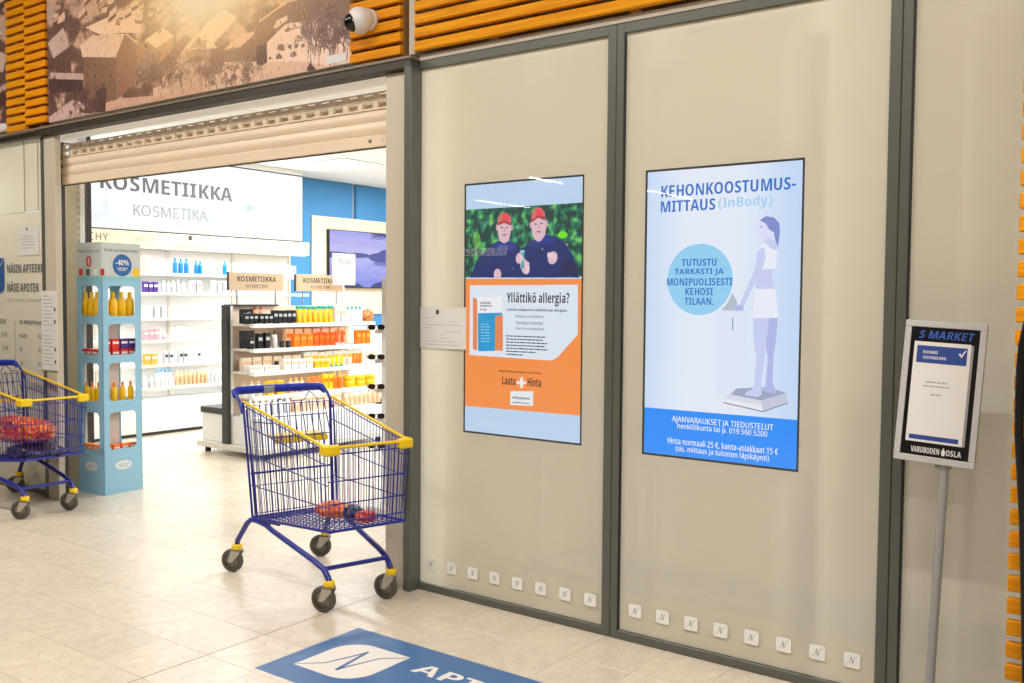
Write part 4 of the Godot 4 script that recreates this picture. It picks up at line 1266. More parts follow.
	for k in range(1, 5):
		var depth := 0.40
		var s := slab("shelf", Vector3(0.045, lv[k] - 0.022, 0.021), Vector3(W, lv[k], depth), mats.offwhite, g, 0.002)
		slab("lamp_strip", Vector3(0.06, lv[k] - 0.028, depth - 0.06), Vector3(W - 0.02, lv[k] - 0.022, depth - 0.045), mats.shelf_glow, g)  # added strip, only there to brighten the gondola
		var gondola_fill := AreaLight3D.new()  # fill light that goes with the added strip
		gondola_fill.name = "shelf_light"
		gondola_fill.area_size = Vector2(W - 0.08, 0.015)
		gondola_fill.light_energy = 0.16
		gondola_fill.light_color = Color(1, 0.98, 0.94)
		gondola_fill.shadow_enabled = true
		g.add_child(gondola_fill, true)
		gondola_fill.position = Vector3(W / 2, lv[k] - 0.031, depth - 0.0525)
		gondola_fill.rotation = Vector3(-PI / 2, 0, 0)
		mi("price_rail", box(Vector3(W - 0.05, 0.034, 0.006)), white, s, Vector3(0, -0.012, depth / 2 - 0.008))
		var x := 0.08
		while x < W - 0.1:
			slab("price_tag", Vector3(x, lv[k] - 0.034, depth + 0.0015), Vector3(x + 0.08, lv[k] + 0.006, depth + 0.003), mats.paper, g)
			x += rng.randf_range(0.11, 0.18)
	# goods of the gondola: [level, px from, px to, kind, name, label, colours, height, width, depth, set back]
	var ck: Material = P.call("black", Color(0.09, 0.09, 0.095))
	var cy: Material = P.call("yellow", Color(0.96, 0.76, 0.06))
	var ct: Material = P.call("teal", Color(0.08, 0.68, 0.62))
	var co: Material = P.call("orange", Color(0.96, 0.47, 0.05))
	var co2: Material = P.call("orange_deep", Color(0.93, 0.33, 0.03))
	var cr: Material = P.call("red", Color(0.85, 0.15, 0.12))
	var cn: Material = P.call("peach_pale", Color(0.93, 0.76, 0.62))
	var gl := [
		[4, 243, 257, "box", "black_carton", "short black carton with grey print on the top gondola shelf", ck, pg, 0.095, 0.045, 0.05, 0.09],
		[4, 258, 272, "box", "black_carton", "short black carton with grey print on the top gondola shelf", ck, pg, 0.095, 0.045, 0.05, 0.09],
		[4, 272, 295, "box", "tall_black_carton", "tall black carton with grey print beside yellow tubes", ck, pg, 0.125, 0.05, 0.05, 0.09],
		[4, 252, 264, "bottle", "red_bottle", "pale bottle with red cap behind the short black cartons", cn, cr, 0.16, 0.045, 0.045, 0.2],
		[4, 296, 333, "tube_up", "yellow_tube", "yellow sun cream tube with teal cap on the top gondola shelf", cy, ct, 0.165, 0.058, 0.05, 0.09],
		[4, 333, 346, "box", "white_carton", "tall white carton beside yellow tubes on the top gondola shelf", pw, cn, 0.155, 0.07, 0.05, 0.09],
		[4, 346, 362, "bottle", "teal_cap_bottle", "white bottle with teal cap on the top gondola shelf", pw, ct, 0.16, 0.05, 0.05, 0.1],
		[3, 247, 254, "box", "black_carton", "short black carton on the second gondola shelf", ck, pg, 0.10, 0.05, 0.05, 0.08],
		[3, 255, 270, "box", "tall_black_carton", "tall black carton on the second gondola shelf", ck, pg, 0.145, 0.055, 0.05, 0.08],
		[3, 271, 278, "bottle", "white_bottle", "small white bottle between black cartons on the second gondola shelf", pw, ck, 0.16, 0.05, 0.05, 0.09],
		[3, 279, 291, "jar", "black_jar", "small black jar on the second gondola shelf", ck, ck, 0.065, 0.045, 0.045, 0.06],
		[3, 292, 312, "box", "orange_carton", "bright orange carton on the second gondola shelf", co, po, 0.13, 0.075, 0.05, 0.08],
		[3, 312, 334, "box", "deep_orange_carton", "deep orange carton on the second gondola shelf", co2, co, 0.135, 0.065, 0.05, 0.08],
		[3, 334, 345, "tube", "orange_tube", "orange sun lotion tube on the second gondola shelf", co2, pw, 0.15, 0.05, 0.045, 0.08],
		[3, 355, 369, "box", "orange_carton", "bright orange carton on the second gondola shelf", co, po, 0.145, 0.06, 0.05, 0.08],
		[2, 245, 262, "box", "flat_white_pack", "flat white pack lying on the third gondola shelf", pw, cn, 0.06, 0.16, 0.09, 0.1],
		[2, 262, 272, "box", "flat_white_pack", "flat white pack lying on the third gondola shelf", pw, cn, 0.05, 0.12, 0.09, 0.1],
		[2, 273, 280, "jar", "black_lid_jar", "white jar with black lid on the third gondola shelf", pw, ck, 0.09, 0.045, 0.045, 0.08],
		[4, 296, 345, "box", "peach_carton", "peach carton standing behind the yellow tubes on the top gondola shelf", cn, pw, 0.10, 0.085, 0.05, 0.19],
		[3, 283, 345, "box", "pale_peach_carton", "pale peach carton behind the orange ones on the second gondola shelf", cn, co, 0.17, 0.095, 0.05, 0.19],
		[2, 240, 300, "box", "cream_carton", "cream carton at the back of the third gondola shelf", P.call("cream", Color(0.93, 0.86, 0.78)), cn, 0.13, 0.10, 0.05, 0.22],
		[2, 302, 372, "box", "white_back_carton", "tall white carton at the back of the third gondola shelf", pw, cy, 0.15, 0.09, 0.05, 0.2],
		[1, 322, 332, "box", "yellow_carton", "yellow carton beside the tall orange bottles", cy, co, 0.15, 0.06, 0.05, 0.1],
		[2, 282, 312, "box", "white_carton", "white carton with peach print on the third gondola shelf", pw, cn, 0.10, 0.075, 0.05, 0.08],
		[2, 314, 328, "box", "yellow_carton", "small yellow carton on the third gondola shelf", cy, po, 0.07, 0.055, 0.05, 0.06],
		[2, 330, 344, "tube", "yellow_tube", "short yellow tube on the third gondola shelf", cy, ct, 0.10, 0.05, 0.04, 0.06],
		[2, 352, 362, "tube", "orange_tube", "slim orange tube on the third gondola shelf", co, pw, 0.12, 0.042, 0.04, 0.06],
		[2, 362, 371, "box", "white_carton", "white carton with peach print on the third gondola shelf", pw, cn, 0.12, 0.065, 0.05, 0.08],
		[1, 240, 262, "bottle", "white_bottle", "plump white bottle on the fourth gondola shelf", pw, pe, 0.14, 0.06, 0.05, 0.08],
		[1, 264, 284, "box", "yellow_carton", "yellow carton on the fourth gondola shelf", cy, po, 0.13, 0.075, 0.05, 0.08],
		[1, 288, 304, "bottle", "peach_bottle", "peach coloured bottle on the fourth gondola shelf", cn, po, 0.14, 0.055, 0.05, 0.08],
		[1, 306, 322, "tube", "orange_tube", "orange tube on the fourth gondola shelf", co, pw, 0.14, 0.055, 0.045, 0.08],
		[1, 332, 342, "bottle", "orange_bottle", "tall orange bottle on the fourth gondola shelf", co, po, 0.17, 0.055, 0.05, 0.08],
		[1, 344, 374, "jar", "yellow_tub", "wide yellow tub on the fourth gondola shelf", cy, cy, 0.11, 0.12, 0.1, 0.1],
		[0, 240, 290, "bottle", "white_bottle", "white pump bottle on the gondola's base cabinet", pw, pg, 0.16, 0.06, 0.05, 0.08],
		[0, 292, 340, "box", "peach_carton", "peach carton on the gondola's base cabinet", cn, pw, 0.14, 0.07, 0.05, 0.08],
		[0, 344, 380, "bottle", "peach_bottle", "peach coloured bottle on the gondola's base cabinet", cn, pk, 0.16, 0.06, 0.05, 0.08]]
	for a in gl:
		# front edge of the shelves lies at x = -6.98; the goods stand a little behind it
		var x: float = -6.98 - a[11]
		var z0 := on_x(a[1], 340, x).z
		var z1 := on_x(a[2], 340, x).z
		var n := maxi(1, int((z0 - z1) / (a[9] * 1.08)))
		for k in n:
			goods(a[3], a[4], a[5], {"box": "carton", "bottle": "bottle", "jar": "jar"}.get(a[3], "tube"), "goods on gondola level %d" % a[0], Vector3(x, lv[a[0]], lerpf(z0, z1, (k + 0.5) / n)), Vector3(a[9], a[8] * rng.randf_range(0.97, 1.02), a[10]), a[6], a[7], PI / 2)
	# dark picture cards at the gondola's end, a sun care card
	for q in [[1.235, 0.135, "black card with pale script standing on the top gondola shelf"], [1.005, 0.165, "dark photo card of blossoms standing on the second gondola shelf"]]:
		var c := thing("picture_card", q[2], "card", G * Vector3(0.06, q[0], 0.19), PI / 2)
		slab("card", Vector3(0, 0, -0.004), Vector3(0.17, q[1], 0.0), ck, c)
		if q[0] > 1.1:
			letters(c, "Glam", Vector3(0.02, 0.05, 0.0002), Vector2(0.11, 0.035), pw, 400, 0, Basis(Vector3(0, 0, 1), 0.35), "Droid Serif", 0.3)
		else:
			var im2 := noise_image(48, 48, Vector2(1.6, 1.6), 4, 5, Color(0.05, 0.05, 0.06), Color(0.55, 0.53, 0.55), 2.0)
			mi("photo", sheet(0.16, q[1] - 0.01), printed("blossom_photo", im2, 0.0, 0.5), c, Vector3(0.005, 0.005, 0.0004))
		slab("stand", Vector3(0.06, 0, -0.05), Vector3(0.10, 0.01, -0.004), ck, c)
	crumple("orange_pouch", "tan orange pouch at the far end of the top gondola shelf", "pouch", Vector3(-7.10, 1.235, on_x(367, 311, -7.10).z), Vector3(0.05, 0.075, 0.085), 31, Color(0.80, 0.45, 0.12), Color(0.88, 0.55, 0.2), 0.0)
	# low white cabinets along the blue wall
	var cb := thing("low_cabinet", "low white cabinet run along the blue shop wall", "cabinet", Vector3(-9.6, 0, -8.6))
	slab("carcase", Vector3(0.002, 0.08, 0), Vector3(0.40, 1.08, 3.95), white, cb, 0.004)
	slab("plinth", Vector3(0.02, 0.0, 0.02), Vector3(0.36, 0.08, 3.93), mats.dark_grey, cb)
	for k in 5:
		slab("door", Vector3(0.401, 0.10, 0.01 + k * 0.788), Vector3(0.418, 1.07, 0.79 + k * 0.788), mats.offwhite, cb, 0.003)
	# category signs on posts over the gondola's spine
	for q in [[0.075, 0.65, "beige cosmetics sign on two thin posts over the gondola's dark end post"], [0.885, 0.65, "beige cosmetics sign on two thin posts behind the framed notice"]]:
		var s := thing("category_sign", q[2], "sign", G * Vector3(q[0], 1.413, 0.01), PI / 2)
		slab("board", Vector3(0, 0.132, -0.012), Vector3(q[1], 0.302, 0.012), mats.beige_board, s, 0.002)
		slab("edge", Vector3(-0.008, 0.132, -0.012), Vector3(0, 0.302, 0.012), mats.dark_grey, s)
		for x in [0.09, q[1] - 0.10]:
			slab("post", Vector3(x, 0.0, -0.006), Vector3(x + 0.012, 0.132, 0.006), mats.ink_pale, s)
		letters(s, "KOSMETIIKKA", Vector3(q[1] / 2, 0.217, 0.0125), Vector2(q[1] * 0.71, 0.050), mats.dark_grey, 600, 1)
		letters(s, "KOSMETIKA", Vector3(q[1] / 2, 0.160, 0.0125), Vector2(q[1] * 0.40, 0.030), mats.ink_grey, 400, 1)
	# framed notice on a stem
	var no := thing("framed_notice", "white framed notice on a stem rising from the top gondola shelf", "notice", Vector3(-7.25, 1.235, on_x(332.5, 270, -7.25).z), PI / 2)
	slab("stem", Vector3(0.15, 0.006, -0.006), Vector3(0.162, 0.38, 0.006), white, no)
	slab("foot", Vector3(0.11, 0.0, -0.03), Vector3(0.20, 0.006, 0.03), white, no)
	slab("frame", Vector3(0, 0.38, -0.006), Vector3(0.32, 0.705, 0.006), white, no, 0.002)
	slab("inset_line", Vector3(0.014, 0.397, 0.006), Vector3(0.306, 0.688, 0.0066), mats.ink_pale, no)
	slab("sheet", Vector3(0.022, 0.405, 0.006), Vector3(0.298, 0.680, 0.0072), mats.paper, no)
	letters(no, "Nuxe", Vector3(0.16, 0.60, 0.0073), Vector2(0.19, 0.05), mats.ink_grey, 400, 1, Basis.IDENTITY, "Droid Serif", 0.2)
	letters(no, "TARJOUS", Vector3(0.16, 0.56, 0.0073), Vector2(0.15, 0.02), mats.ink_grey, 400, 1)
	letters(no, "/", Vector3(0.16, 0.46, 0.0073), Vector2(0.03, 0.06), mats.ink_pale, 400, 1)
	# a rack of sunglasses at the near end of the opening
	var rk := thing("sunglasses_rack", "narrow white rack for sunglasses by the opening's beige guide rail", "rack", Vector3(-4.62, 0, -1.20))
	slab("panel", Vector3(0, 0.05, -0.02), Vector3(0.42, 1.62, 0.0), white, rk, 0.003)
	slab("base", Vector3(-0.02, 0.0, -0.22), Vector3(0.44, 0.05, 0.14), mats.offwhite, rk, 0.004)
	for k in 5:
		var y := 0.42 + 0.205 * k
		slab("nose_bar", Vector3(-0.005, y, 0.0), Vector3(0.015, y + 0.03, 0.06), mats.offwhite, rk)
		var s := thing("sunglasses", "dark pair of sunglasses hanging on the narrow white rack", "sunglasses", Vector3(-4.595, y + 0.045, -1.125), 0.75, "sunglasses on the white rack")
		for d in [-1, 1]:
			mi("lens", plate(rounded(-0.026, -0.019, 0.026, 0.018, 0.018), 0.0, 0.003), mat("lens_brown", Color(0.17, 0.12, 0.11), 0.15), s, Vector3(d * 0.032, 0.0, 0.0))
			mi("temple", tube([Vector3(d * 0.066, 0.016, 0.0), Vector3(d * 0.068, 0.012, -0.09), Vector3(d * 0.064, -0.02, -0.13)], 0.0025, 5), ck, s)
		mi("bridge", tube([Vector3(-0.010, 0.008, 0.002), Vector3(0, 0.013, 0.003), Vector3(0.010, 0.008, 0.002)], 0.003, 6), ck, s)
	# the shelf and the column behind the opening's far post
	var bk := thing("shelving_back", "cream back panel of shelving standing behind the shutter's far guide", "shelving", Vector3(-8.3, 0, -0.30))
	slab("panel", Vector3(0, 0.05, -0.02), Vector3(1.04, 2.08, 0.0), mat("cream", Color(0.86, 0.82, 0.74), 0.7), bk)
	slab("tall_panel", Vector3(1.045, 0.05, -0.02), Vector3(1.356, 2.56, 0.0), mats.cream, bk)
	slab("slotted_post", Vector3(1.357, 0.0, -0.04), Vector3(1.40, 2.58, 0.0), mats.offwhite, bk, 0.003)
	for k in 44:
		slab("slot", Vector3(1.380, 0.22 + 0.052 * k, 0.0), Vector3(1.386, 0.245 + 0.052 * k, 0.0012), mats.dark_grey, bk)
	slab("base_shoe", Vector3(0, 0, -0.40), Vector3(1.365, 0.05, 0.0), mats.offwhite, bk)
	var col := structure("column", "dark brown steel column inside the opening")
	slab("shaft", Vector3(-7.725, 0, -0.79), Vector3(-7.585, 3.06, -0.75), mat("column_dark", Color(0.20, 0.17, 0.165), 0.5), col, 0.004)

func lake() -> Image:
	var im := Image.create(320, 180, false, Image.FORMAT_RGB8)
	var n := FastNoiseLite.new()
	n.seed = 3
	n.frequency = 0.02
	for y in 180:
		for x in 320:
			var v := n.get_noise_2d(x * 0.35, y * 2.0) * 0.06
			var c := Color(0.68, 0.68, 0.97).lerp(Color(0.84, 0.83, 1.0), y / 90.0) if y < 80 else Color(0.78, 0.78, 1.0).lerp(Color(0.52, 0.57, 0.94), (y - 80) / 100.0)
			im.set_pixel(x, y, Color(c.r + v, c.g + v, c.b + v * 0.5))
	for q in [[0, 78, 150, 10], [120, 76, 60, 8], [230, 80, 60, 16], [270, 74, 60, 24], [300, 66, 40, 30]]:
		disc(im, Vector2(q[0], q[1]), Vector2(q[2], q[3]), Color(0.36, 0.38, 0.68))
	disc(im, Vector2(265, 100), Vector2(75, 9), Color(Color(0.36, 0.38, 0.68), 0.6))
	for q in [[20, 178, 50, 34], [90, 190, 60, 26], [250, 182, 70, 22]]:
		disc(im, Vector2(q[0], q[1]), Vector2(q[2], q[3]), Color(0.24, 0.30, 0.55))
	for k in 40:
		stroke(im, Vector2(rng.randf_range(180, 310), 0), Vector2(rng.randf_range(180, 310), rng.randf_range(4, 22)), 1.0, 0.6, Color(0.30, 0.33, 0.62))
	return im

# ------------------------------------------------------------------ shopping trolleys
func caster(parent: Node, at: Vector3, turn: float) -> void:
	var c := Node3D.new()
	c.name = "caster"
	c.position = at
	c.rotation.y = turn
	parent.add_child(c, true)
	mi("collar", lathe([[0.0, 0.126], [0.025, 0.126], [0.027, 0.130], [0.027, 0.150], [0.024, 0.154], [0.0, 0.154]], 16), mat("trolley_yellow", Color(0.95, 0.80, 0.03), 0.4), c)
	var st := start()
	for s in [-1, 1]:
		plate_in(st, PackedVector2Array([Vector2(-0.045, 0.055), Vector2(-0.02, 0.055), Vector2(0.024, 0.105), Vector2(0.024, 0.126), Vector2(-0.024, 0.126), Vector2(-0.03, 0.11)]), s * 0.021 - 0.0015, s * 0.021 + 0.0015)
	box_in(st, Vector3(-0.026, 0.118, -0.0225), Vector3(0.024, 0.126, 0.0225))
	mi("fork", done(st), mat("caster_grey", Color(0.72, 0.70, 0.64), 0.35, 0.3), c)
	var lay := Basis(Vector3.RIGHT, PI / 2)
	mi("wheel", lathe([[0.042, -0.015], [0.057, -0.015], [0.0625, -0.009], [0.0625, 0.009], [0.057, 0.015], [0.042, 0.015]], 26), mat("tyre", Color(0.34, 0.32, 0.285), 0.7), c, Vector3(-0.03, 0.0625, 0), lay)
	mi("hub", lathe([[0.0, -0.012], [0.012, -0.018], [0.014, -0.012], [0.043, -0.011], [0.043, 0.011], [0.014, 0.012], [0.012, 0.018], [0.0, 0.018]], 20), mat("hub", Color(0.50, 0.47, 0.42), 0.55), c, Vector3(-0.03, 0.0625, 0), lay)

func build_trolleys() -> void:
	var blue := mat("trolley_blue", Color(0.06, 0.13, 0.55), 0.3)
	blue.clearcoat_enabled = true
	blue.clearcoat = 0.4
	var plastic := mat("handle_blue", Color(0.02, 0.15, 0.62), 0.35)
	var yellow := mat("trolley_yellow", Color(0.95, 0.80, 0.03), 0.4)
	var t := thing("shopping_trolley", "blue wire shopping trolley with yellow rim standing before the cosmetics shelf", "trolley", Vector3(-4.123, 0, 0.112), -0.281, "blue shopping trolleys")
	# basket corners: u along the trolley, half widths
	var top := func(u: float, s: float) -> Vector3: return Vector3(lerpf(0.10, 1.0, u), lerpf(0.928, 0.792, u), s * lerpf(0.255, 0.22, u))
	var low := func(u: float, s: float) -> Vector3: return Vector3(lerpf(0.165, 0.99, u), lerpf(0.325, 0.408, u), s * lerpf(0.235, 0.202, u))
	for s in [-1.0, 1.0]:
		var fine := []
		for k in 27:
			var u := k / 26.0
			fine.append([low.call(u, s), top.call(u, s)])
		var bold := []
		for f in [0.0, 0.28, 0.55, 0.80, 0.97]:
			bold.append([low.call(0.0, s).lerp(top.call(0.0, s), f), low.call(1.0, s).lerp(top.call(1.0, s), f)])
		mi("side_panel", wires(fine, 0.0022), blue, t)
		mi("side_rail", wires(bold, 0.0032, 6), blue, t)
	var fine := []
	for k in 17:
		var s := lerpf(-1, 1, k / 16.0)
		fine.append([low.call(1.0, s), top.call(1.0, s)])
	mi("front_panel", wires(fine, 0.0022), blue, t)
	var bold := []
	for f in [0.0, 0.10, 0.32, 0.60, 0.93]:
		bold.append([low.call(1.0, -1.0).lerp(top.call(1.0, -1.0), f), low.call(1.0, 1.0).lerp(top.call(1.0, 1.0), f)])
	mi("front_rail", wires(bold, 0.0036, 6), blue, t)
	fine = []
	for k in 13:
		var s := lerpf(-1, 1, k / 12.0)
		fine.append([low.call(0.0, s), low.call(1.0, s)])
	for k in 19:
		fine.append([low.call(k / 18.0, -1.0), low.call(k / 18.0, 1.0)])
	mi("basket_floor", wires(fine, 0.0024), blue, t)
	mi("floor_frame", wires([[low.call(0, -1), low.call(0, 1)], [low.call(0, -1) - Vector3(0, 0.006, 0), low.call(1, -1) - Vector3(0, 0.006, 0)], [low.call(0, 1) - Vector3(0, 0.006, 0), low.call(1, 1) - Vector3(0, 0.006, 0)], [low.call(1, -1) - Vector3(0, 0.006, 0), low.call(1, 1) - Vector3(0, 0.006, 0)]], 0.006, 8), blue, t)
	# hinged rear gate
	fine = []
	for k in 15:
		var s := lerpf(-0.94, 0.94, k / 14.0)
		fine.append([low.call(0.0, s) + Vector3(0.01, 0.01, 0), top.call(0.0, s) + Vector3(0.01, -0.02, 0)])
	for f in [0.03, 0.27, 0.52, 0.97]:
		fine.append([low.call(0.0, -0.94).lerp(top.call(0.0, -0.94), f) + Vector3(0.012, 0, 0), low.call(0.0, 0.94).lerp(top.call(0.0, 0.94), f) + Vector3(0.012, 0, 0)])
	mi("rear_gate", wires(fine, 0.0026), blue, t)
	# rear uprights from the chassis to the handle
	for s in [-1.0, 1.0]:
		mi("upright", tube([low.call(0.0, s), top.call(0.0, s) + Vector3(-0.005, 0.0, 0)], 0.0065, 8), blue, t)
		mi("upright", tube([low.call(0.07, s), top.call(0.04, s) - Vector3(0, 0.03, 0)], 0.0055, 8), blue, t)
		mi("handle_arm", tube([top.call(0.0, s) + Vector3(0.0, -0.06, s * 0.006), Vector3(0.075, 0.925, s * 0.262), Vector3(0.03, 0.955, s * 0.264), Vector3(-0.012, 0.972, s * 0.26)], 0.009, 8), blue, t)
		mi("rim_rail", tube([top.call(0.0, s) + Vector3(0.01, 0.004, 0), top.call(0.97, s) + Vector3(0, 0.004, 0)], 0.0075, 8), yellow, t)
		# rounded yellow corner guards
		var c: Vector3 = top.call(1.0, s)
		var st := start()
		box_in(st, Vector3(-0.055, -0.032, -0.016), Vector3(0.016, 0.018, 0.016), 0.008)
		box_in(st, Vector3(-0.016, -0.032, minf(0.0, -s * 0.062)), Vector3(0.018, 0.018, maxf(0.0, -s * 0.062)), 0.008)
		mi("corner_guard", done(st), yellow, t, c)
	mi("front_rim", tube([top.call(1.0, -0.9) + Vector3(0, 0.004, 0), top.call(1.0, 0.9) + Vector3(0, 0.004, 0)], 0.0075, 8), yellow, t)
	# handle
	mi("handle", tube([Vector3(0.012, 0.955, -0.262), Vector3(-0.012, 0.972, -0.259), Vector3(-0.018, 0.980, -0.240), Vector3(-0.02, 0.982, -0.15), Vector3(-0.02, 0.982, 0.15), Vector3(-0.018, 0.980, 0.240), Vector3(-0.012, 0.972, 0.259), Vector3(0.012, 0.955, 0.262)], [0.016, 0.020, 0.0225, 0.0235, 0.0235, 0.0225, 0.020, 0.016], 12), plastic, t)
	slab("coin_lock", Vector3(-0.046, 0.960, 0.035), Vector3(0.006, 0.999, 0.10), mat("lock_grey", Color(0.55, 0.56, 0.60), 0.4), t, 0.006)
	# folding child seat: wire back with its loop, yellow seat flap
	var seat := []
	var B := func(s: float, f: float) -> Vector3: return Vector3(lerpf(0.30, 0.215, f), lerpf(0.66, 0.935, f), s * lerpf(0.17, 0.155, f))
	for k in 8:
		var s := lerpf(-1, 1, k / 7.0)
		seat.append([B.call(s, 0.0), B.call(s, 1.0)])
	for f in [0.0, 0.35, 0.72]:
		seat.append([B.call(-1.0, f), B.call(1.0, f)])
	var loop := [B.call(-1.0, 1.0), B.call(-0.75, 1.0), B.call(-0.62, 1.1), B.call(-0.5, 1.16), B.call(-0.38, 1.1), B.call(-0.25, 1.0), B.call(0.55, 1.0), B.call(0.6, 1.05), B.call(0.7, 1.05), B.call(0.75, 1.0), B.call(1.0, 0.98)]
	seat.append(loop)
	mi("child_seat", wires(seat, 0.003, 6), blue, t)
	mi("seat_brace", wires([[B.call(-1, 0), low.call(0.02, -0.8) + Vector3(0.01, 0.29, 0)], [B.call(1, 0), low.call(0.02, 0.8) + Vector3(0.01, 0.29, 0)], [B.call(-1, 0.6), top.call(0.03, -0.85) - Vector3(0, 0.10, 0)], [B.call(1, 0.6), top.call(0.03, 0.85) - Vector3(0, 0.10, 0)]], 0.003, 6), blue, t)
	var fl := start()
	box_in(fl, Vector3(0.13, 0.745, -0.15), Vector3(0.262, 0.754, 0.15), 0.003)
	box_in(fl, Vector3(0.245, 0.716, -0.155), Vector3(0.268, 0.744, 0.155), 0.004)
	mi("seat_flap", done(fl), yellow, t)
	# chassis
	for s in [-1.0, 1.0]:
		mi("leg_tube", tube([Vector3(0.02, 0.15, s * 0.262), Vector3(0.026, 0.175, s * 0.262), Vector3(0.12, 0.285, s * 0.245), Vector3(0.15, 0.308, s * 0.234), Vector3(0.22, 0.312, s * 0.230), Vector3(0.31, 0.308, s * 0.222), Vector3(0.38, 0.290, s * 0.215), Vector3(0.79, 0.218, s * 0.180), Vector3(0.87, 0.195, s * 0.171), Vector3(0.905, 0.165, s * 0.168), Vector3(0.915, 0.15, s * 0.168)], 0.0145, 10), blue, t)
		mi("basket_plate", tube([Vector3(0.17, 0.316, s * 0.226), Vector3(0.46, 0.338, s * 0.216)], 0.008, 6), blue, t)
		mi("hanger", tube([Vector3(0.34, 0.30, s * 0.215), Vector3(0.36, 0.345, s * 0.218)], 0.005, 6), blue, t)
	mi("cross_bar", tube([Vector3(0.868, 0.198, -0.171), Vector3(0.868, 0.198, 0.171)], 0.011, 10), blue, t)
	mi("cross_bar", tube([Vector3(0.17, 0.31, -0.233), Vector3(0.17, 0.31, 0.233)], 0.010, 8), blue, t)
	mi("gate_stop", tube([Vector3(0.16, 0.555, -0.24), Vector3(0.16, 0.555, 0.24)], 0.006, 8), blue, t)
	caster(t, Vector3(0.02, 0, -0.262), 0.77)
	caster(t, Vector3(0.02, 0, 0.262), 0.63)
	caster(t, Vector3(0.915, 0, -0.168), 0.5)
	caster(t, Vector3(0.915, 0, 0.168), 0.55)
	copy_of(t, Vector3(-7.19, 0, 0.31), 0.0186, "blue wire shopping trolley with yellow rim holding a large red net bag")
	# what lies in them
	crumple("candy_bag", "crumpled orange sweet bag lying in the trolley before the cosmetics shelf", "bag", Vector3(-3.525, 0.385, 0.28), Vector3(0.10, 0.042, 0.075), 4, Color(0.88, 0.33, 0.12), Color(0.95, 0.55, 0.25), 0.2)
	crumple("blue_wrapper", "small dark blue wrapped pack lying beside the orange sweet bag", "pack", Vector3(-3.362, 0.395, 0.295), Vector3(0.055, 0.04, 0.07), 9, Color(0.05, 0.09, 0.30), Color(0.02, 0.03, 0.10), 0.9)
	crumple("red_pack", "small red wrapped pack lying beside the dark blue pack", "pack", Vector3(-3.25, 0.405, 0.325), Vector3(0.05, 0.03, 0.06), 19, Color(0.80, 0.14, 0.08), Color(0.92, 0.35, 0.2), 0.3)
	crumple("dark_bag", "dark purple shopping bag lying beneath the red net bag", "bag", Vector3(-6.44, 0.392, 0.30), Vector3(0.24, 0.045, 0.16), 15, Color(0.07, 0.05, 0.13), Color(0.16, 0.10, 0.20), 0.0)
	crumple("net_bag", "large red and orange net bag of wrapped sweets in the trolley by the door", "bag", Vector3(-6.62, 0.478, 0.30), Vector3(0.33, 0.095, 0.17), 12, Color(0.80, 0.12, 0.06), Color(0.97, 0.62, 0.12), 0.0)

func crumple(called: String, label: String, category: String, at: Vector3, r: Vector3, sd: int, a: Color, b: Color, turn: float, lift := 0.0) -> void:
	var n := FastNoiseLite.new()
	n.seed = sd
	n.frequency = 2.2
	var st := start()
	var pt := func(i: int, k: int) -> Vector3:
		var th := PI * i / 14.0
		var ph := TAU * (k % 26) / 26.0
		var d := Vector3(sin(th) * cos(ph), cos(th), sin(th) * sin(ph))
		d *= 1.0 + 0.28 * n.get_noise_3dv(d * 1.0) + 0.12 * n.get_noise_3dv(d * 3.0)
		return Vector3(d.x * r.x, maxf(d.y, -0.72) * r.y, d.z * r.z)
	for i in 14:
		for k in 26:
			st.set_smooth_group(1)
			quad(st, pt.call(i, k), pt.call(i, k + 1), pt.call(i + 1, k + 1), pt.call(i + 1, k))
	var m := mat("bag_" + called, Color.WHITE, 0.28)
	var im := Image.create(96, 96, false, Image.FORMAT_RGB8)
	im.fill(a)
	for q in 260:
		var c: Color = [b, a.darkened(0.5), a.lightened(0.2), b.lightened(0.3), Color(0.5, 0.12, 0.3).lerp(a, 0.5)][q % 5]
		disc(im, Vector2(rng.randf_range(0, 96), rng.randf_range(0, 96)), Vector2(rng.randf_range(2, 5), rng.randf_range(2, 4)), c)
	triplanar(m, im, Vector3(4.5, 4.5, 4.5), false)
	var o := thing(called, label, category, at + Vector3(0, r.y * 0.72 + lift, 0), turn)
	mi("wrap", done(st), m, o)

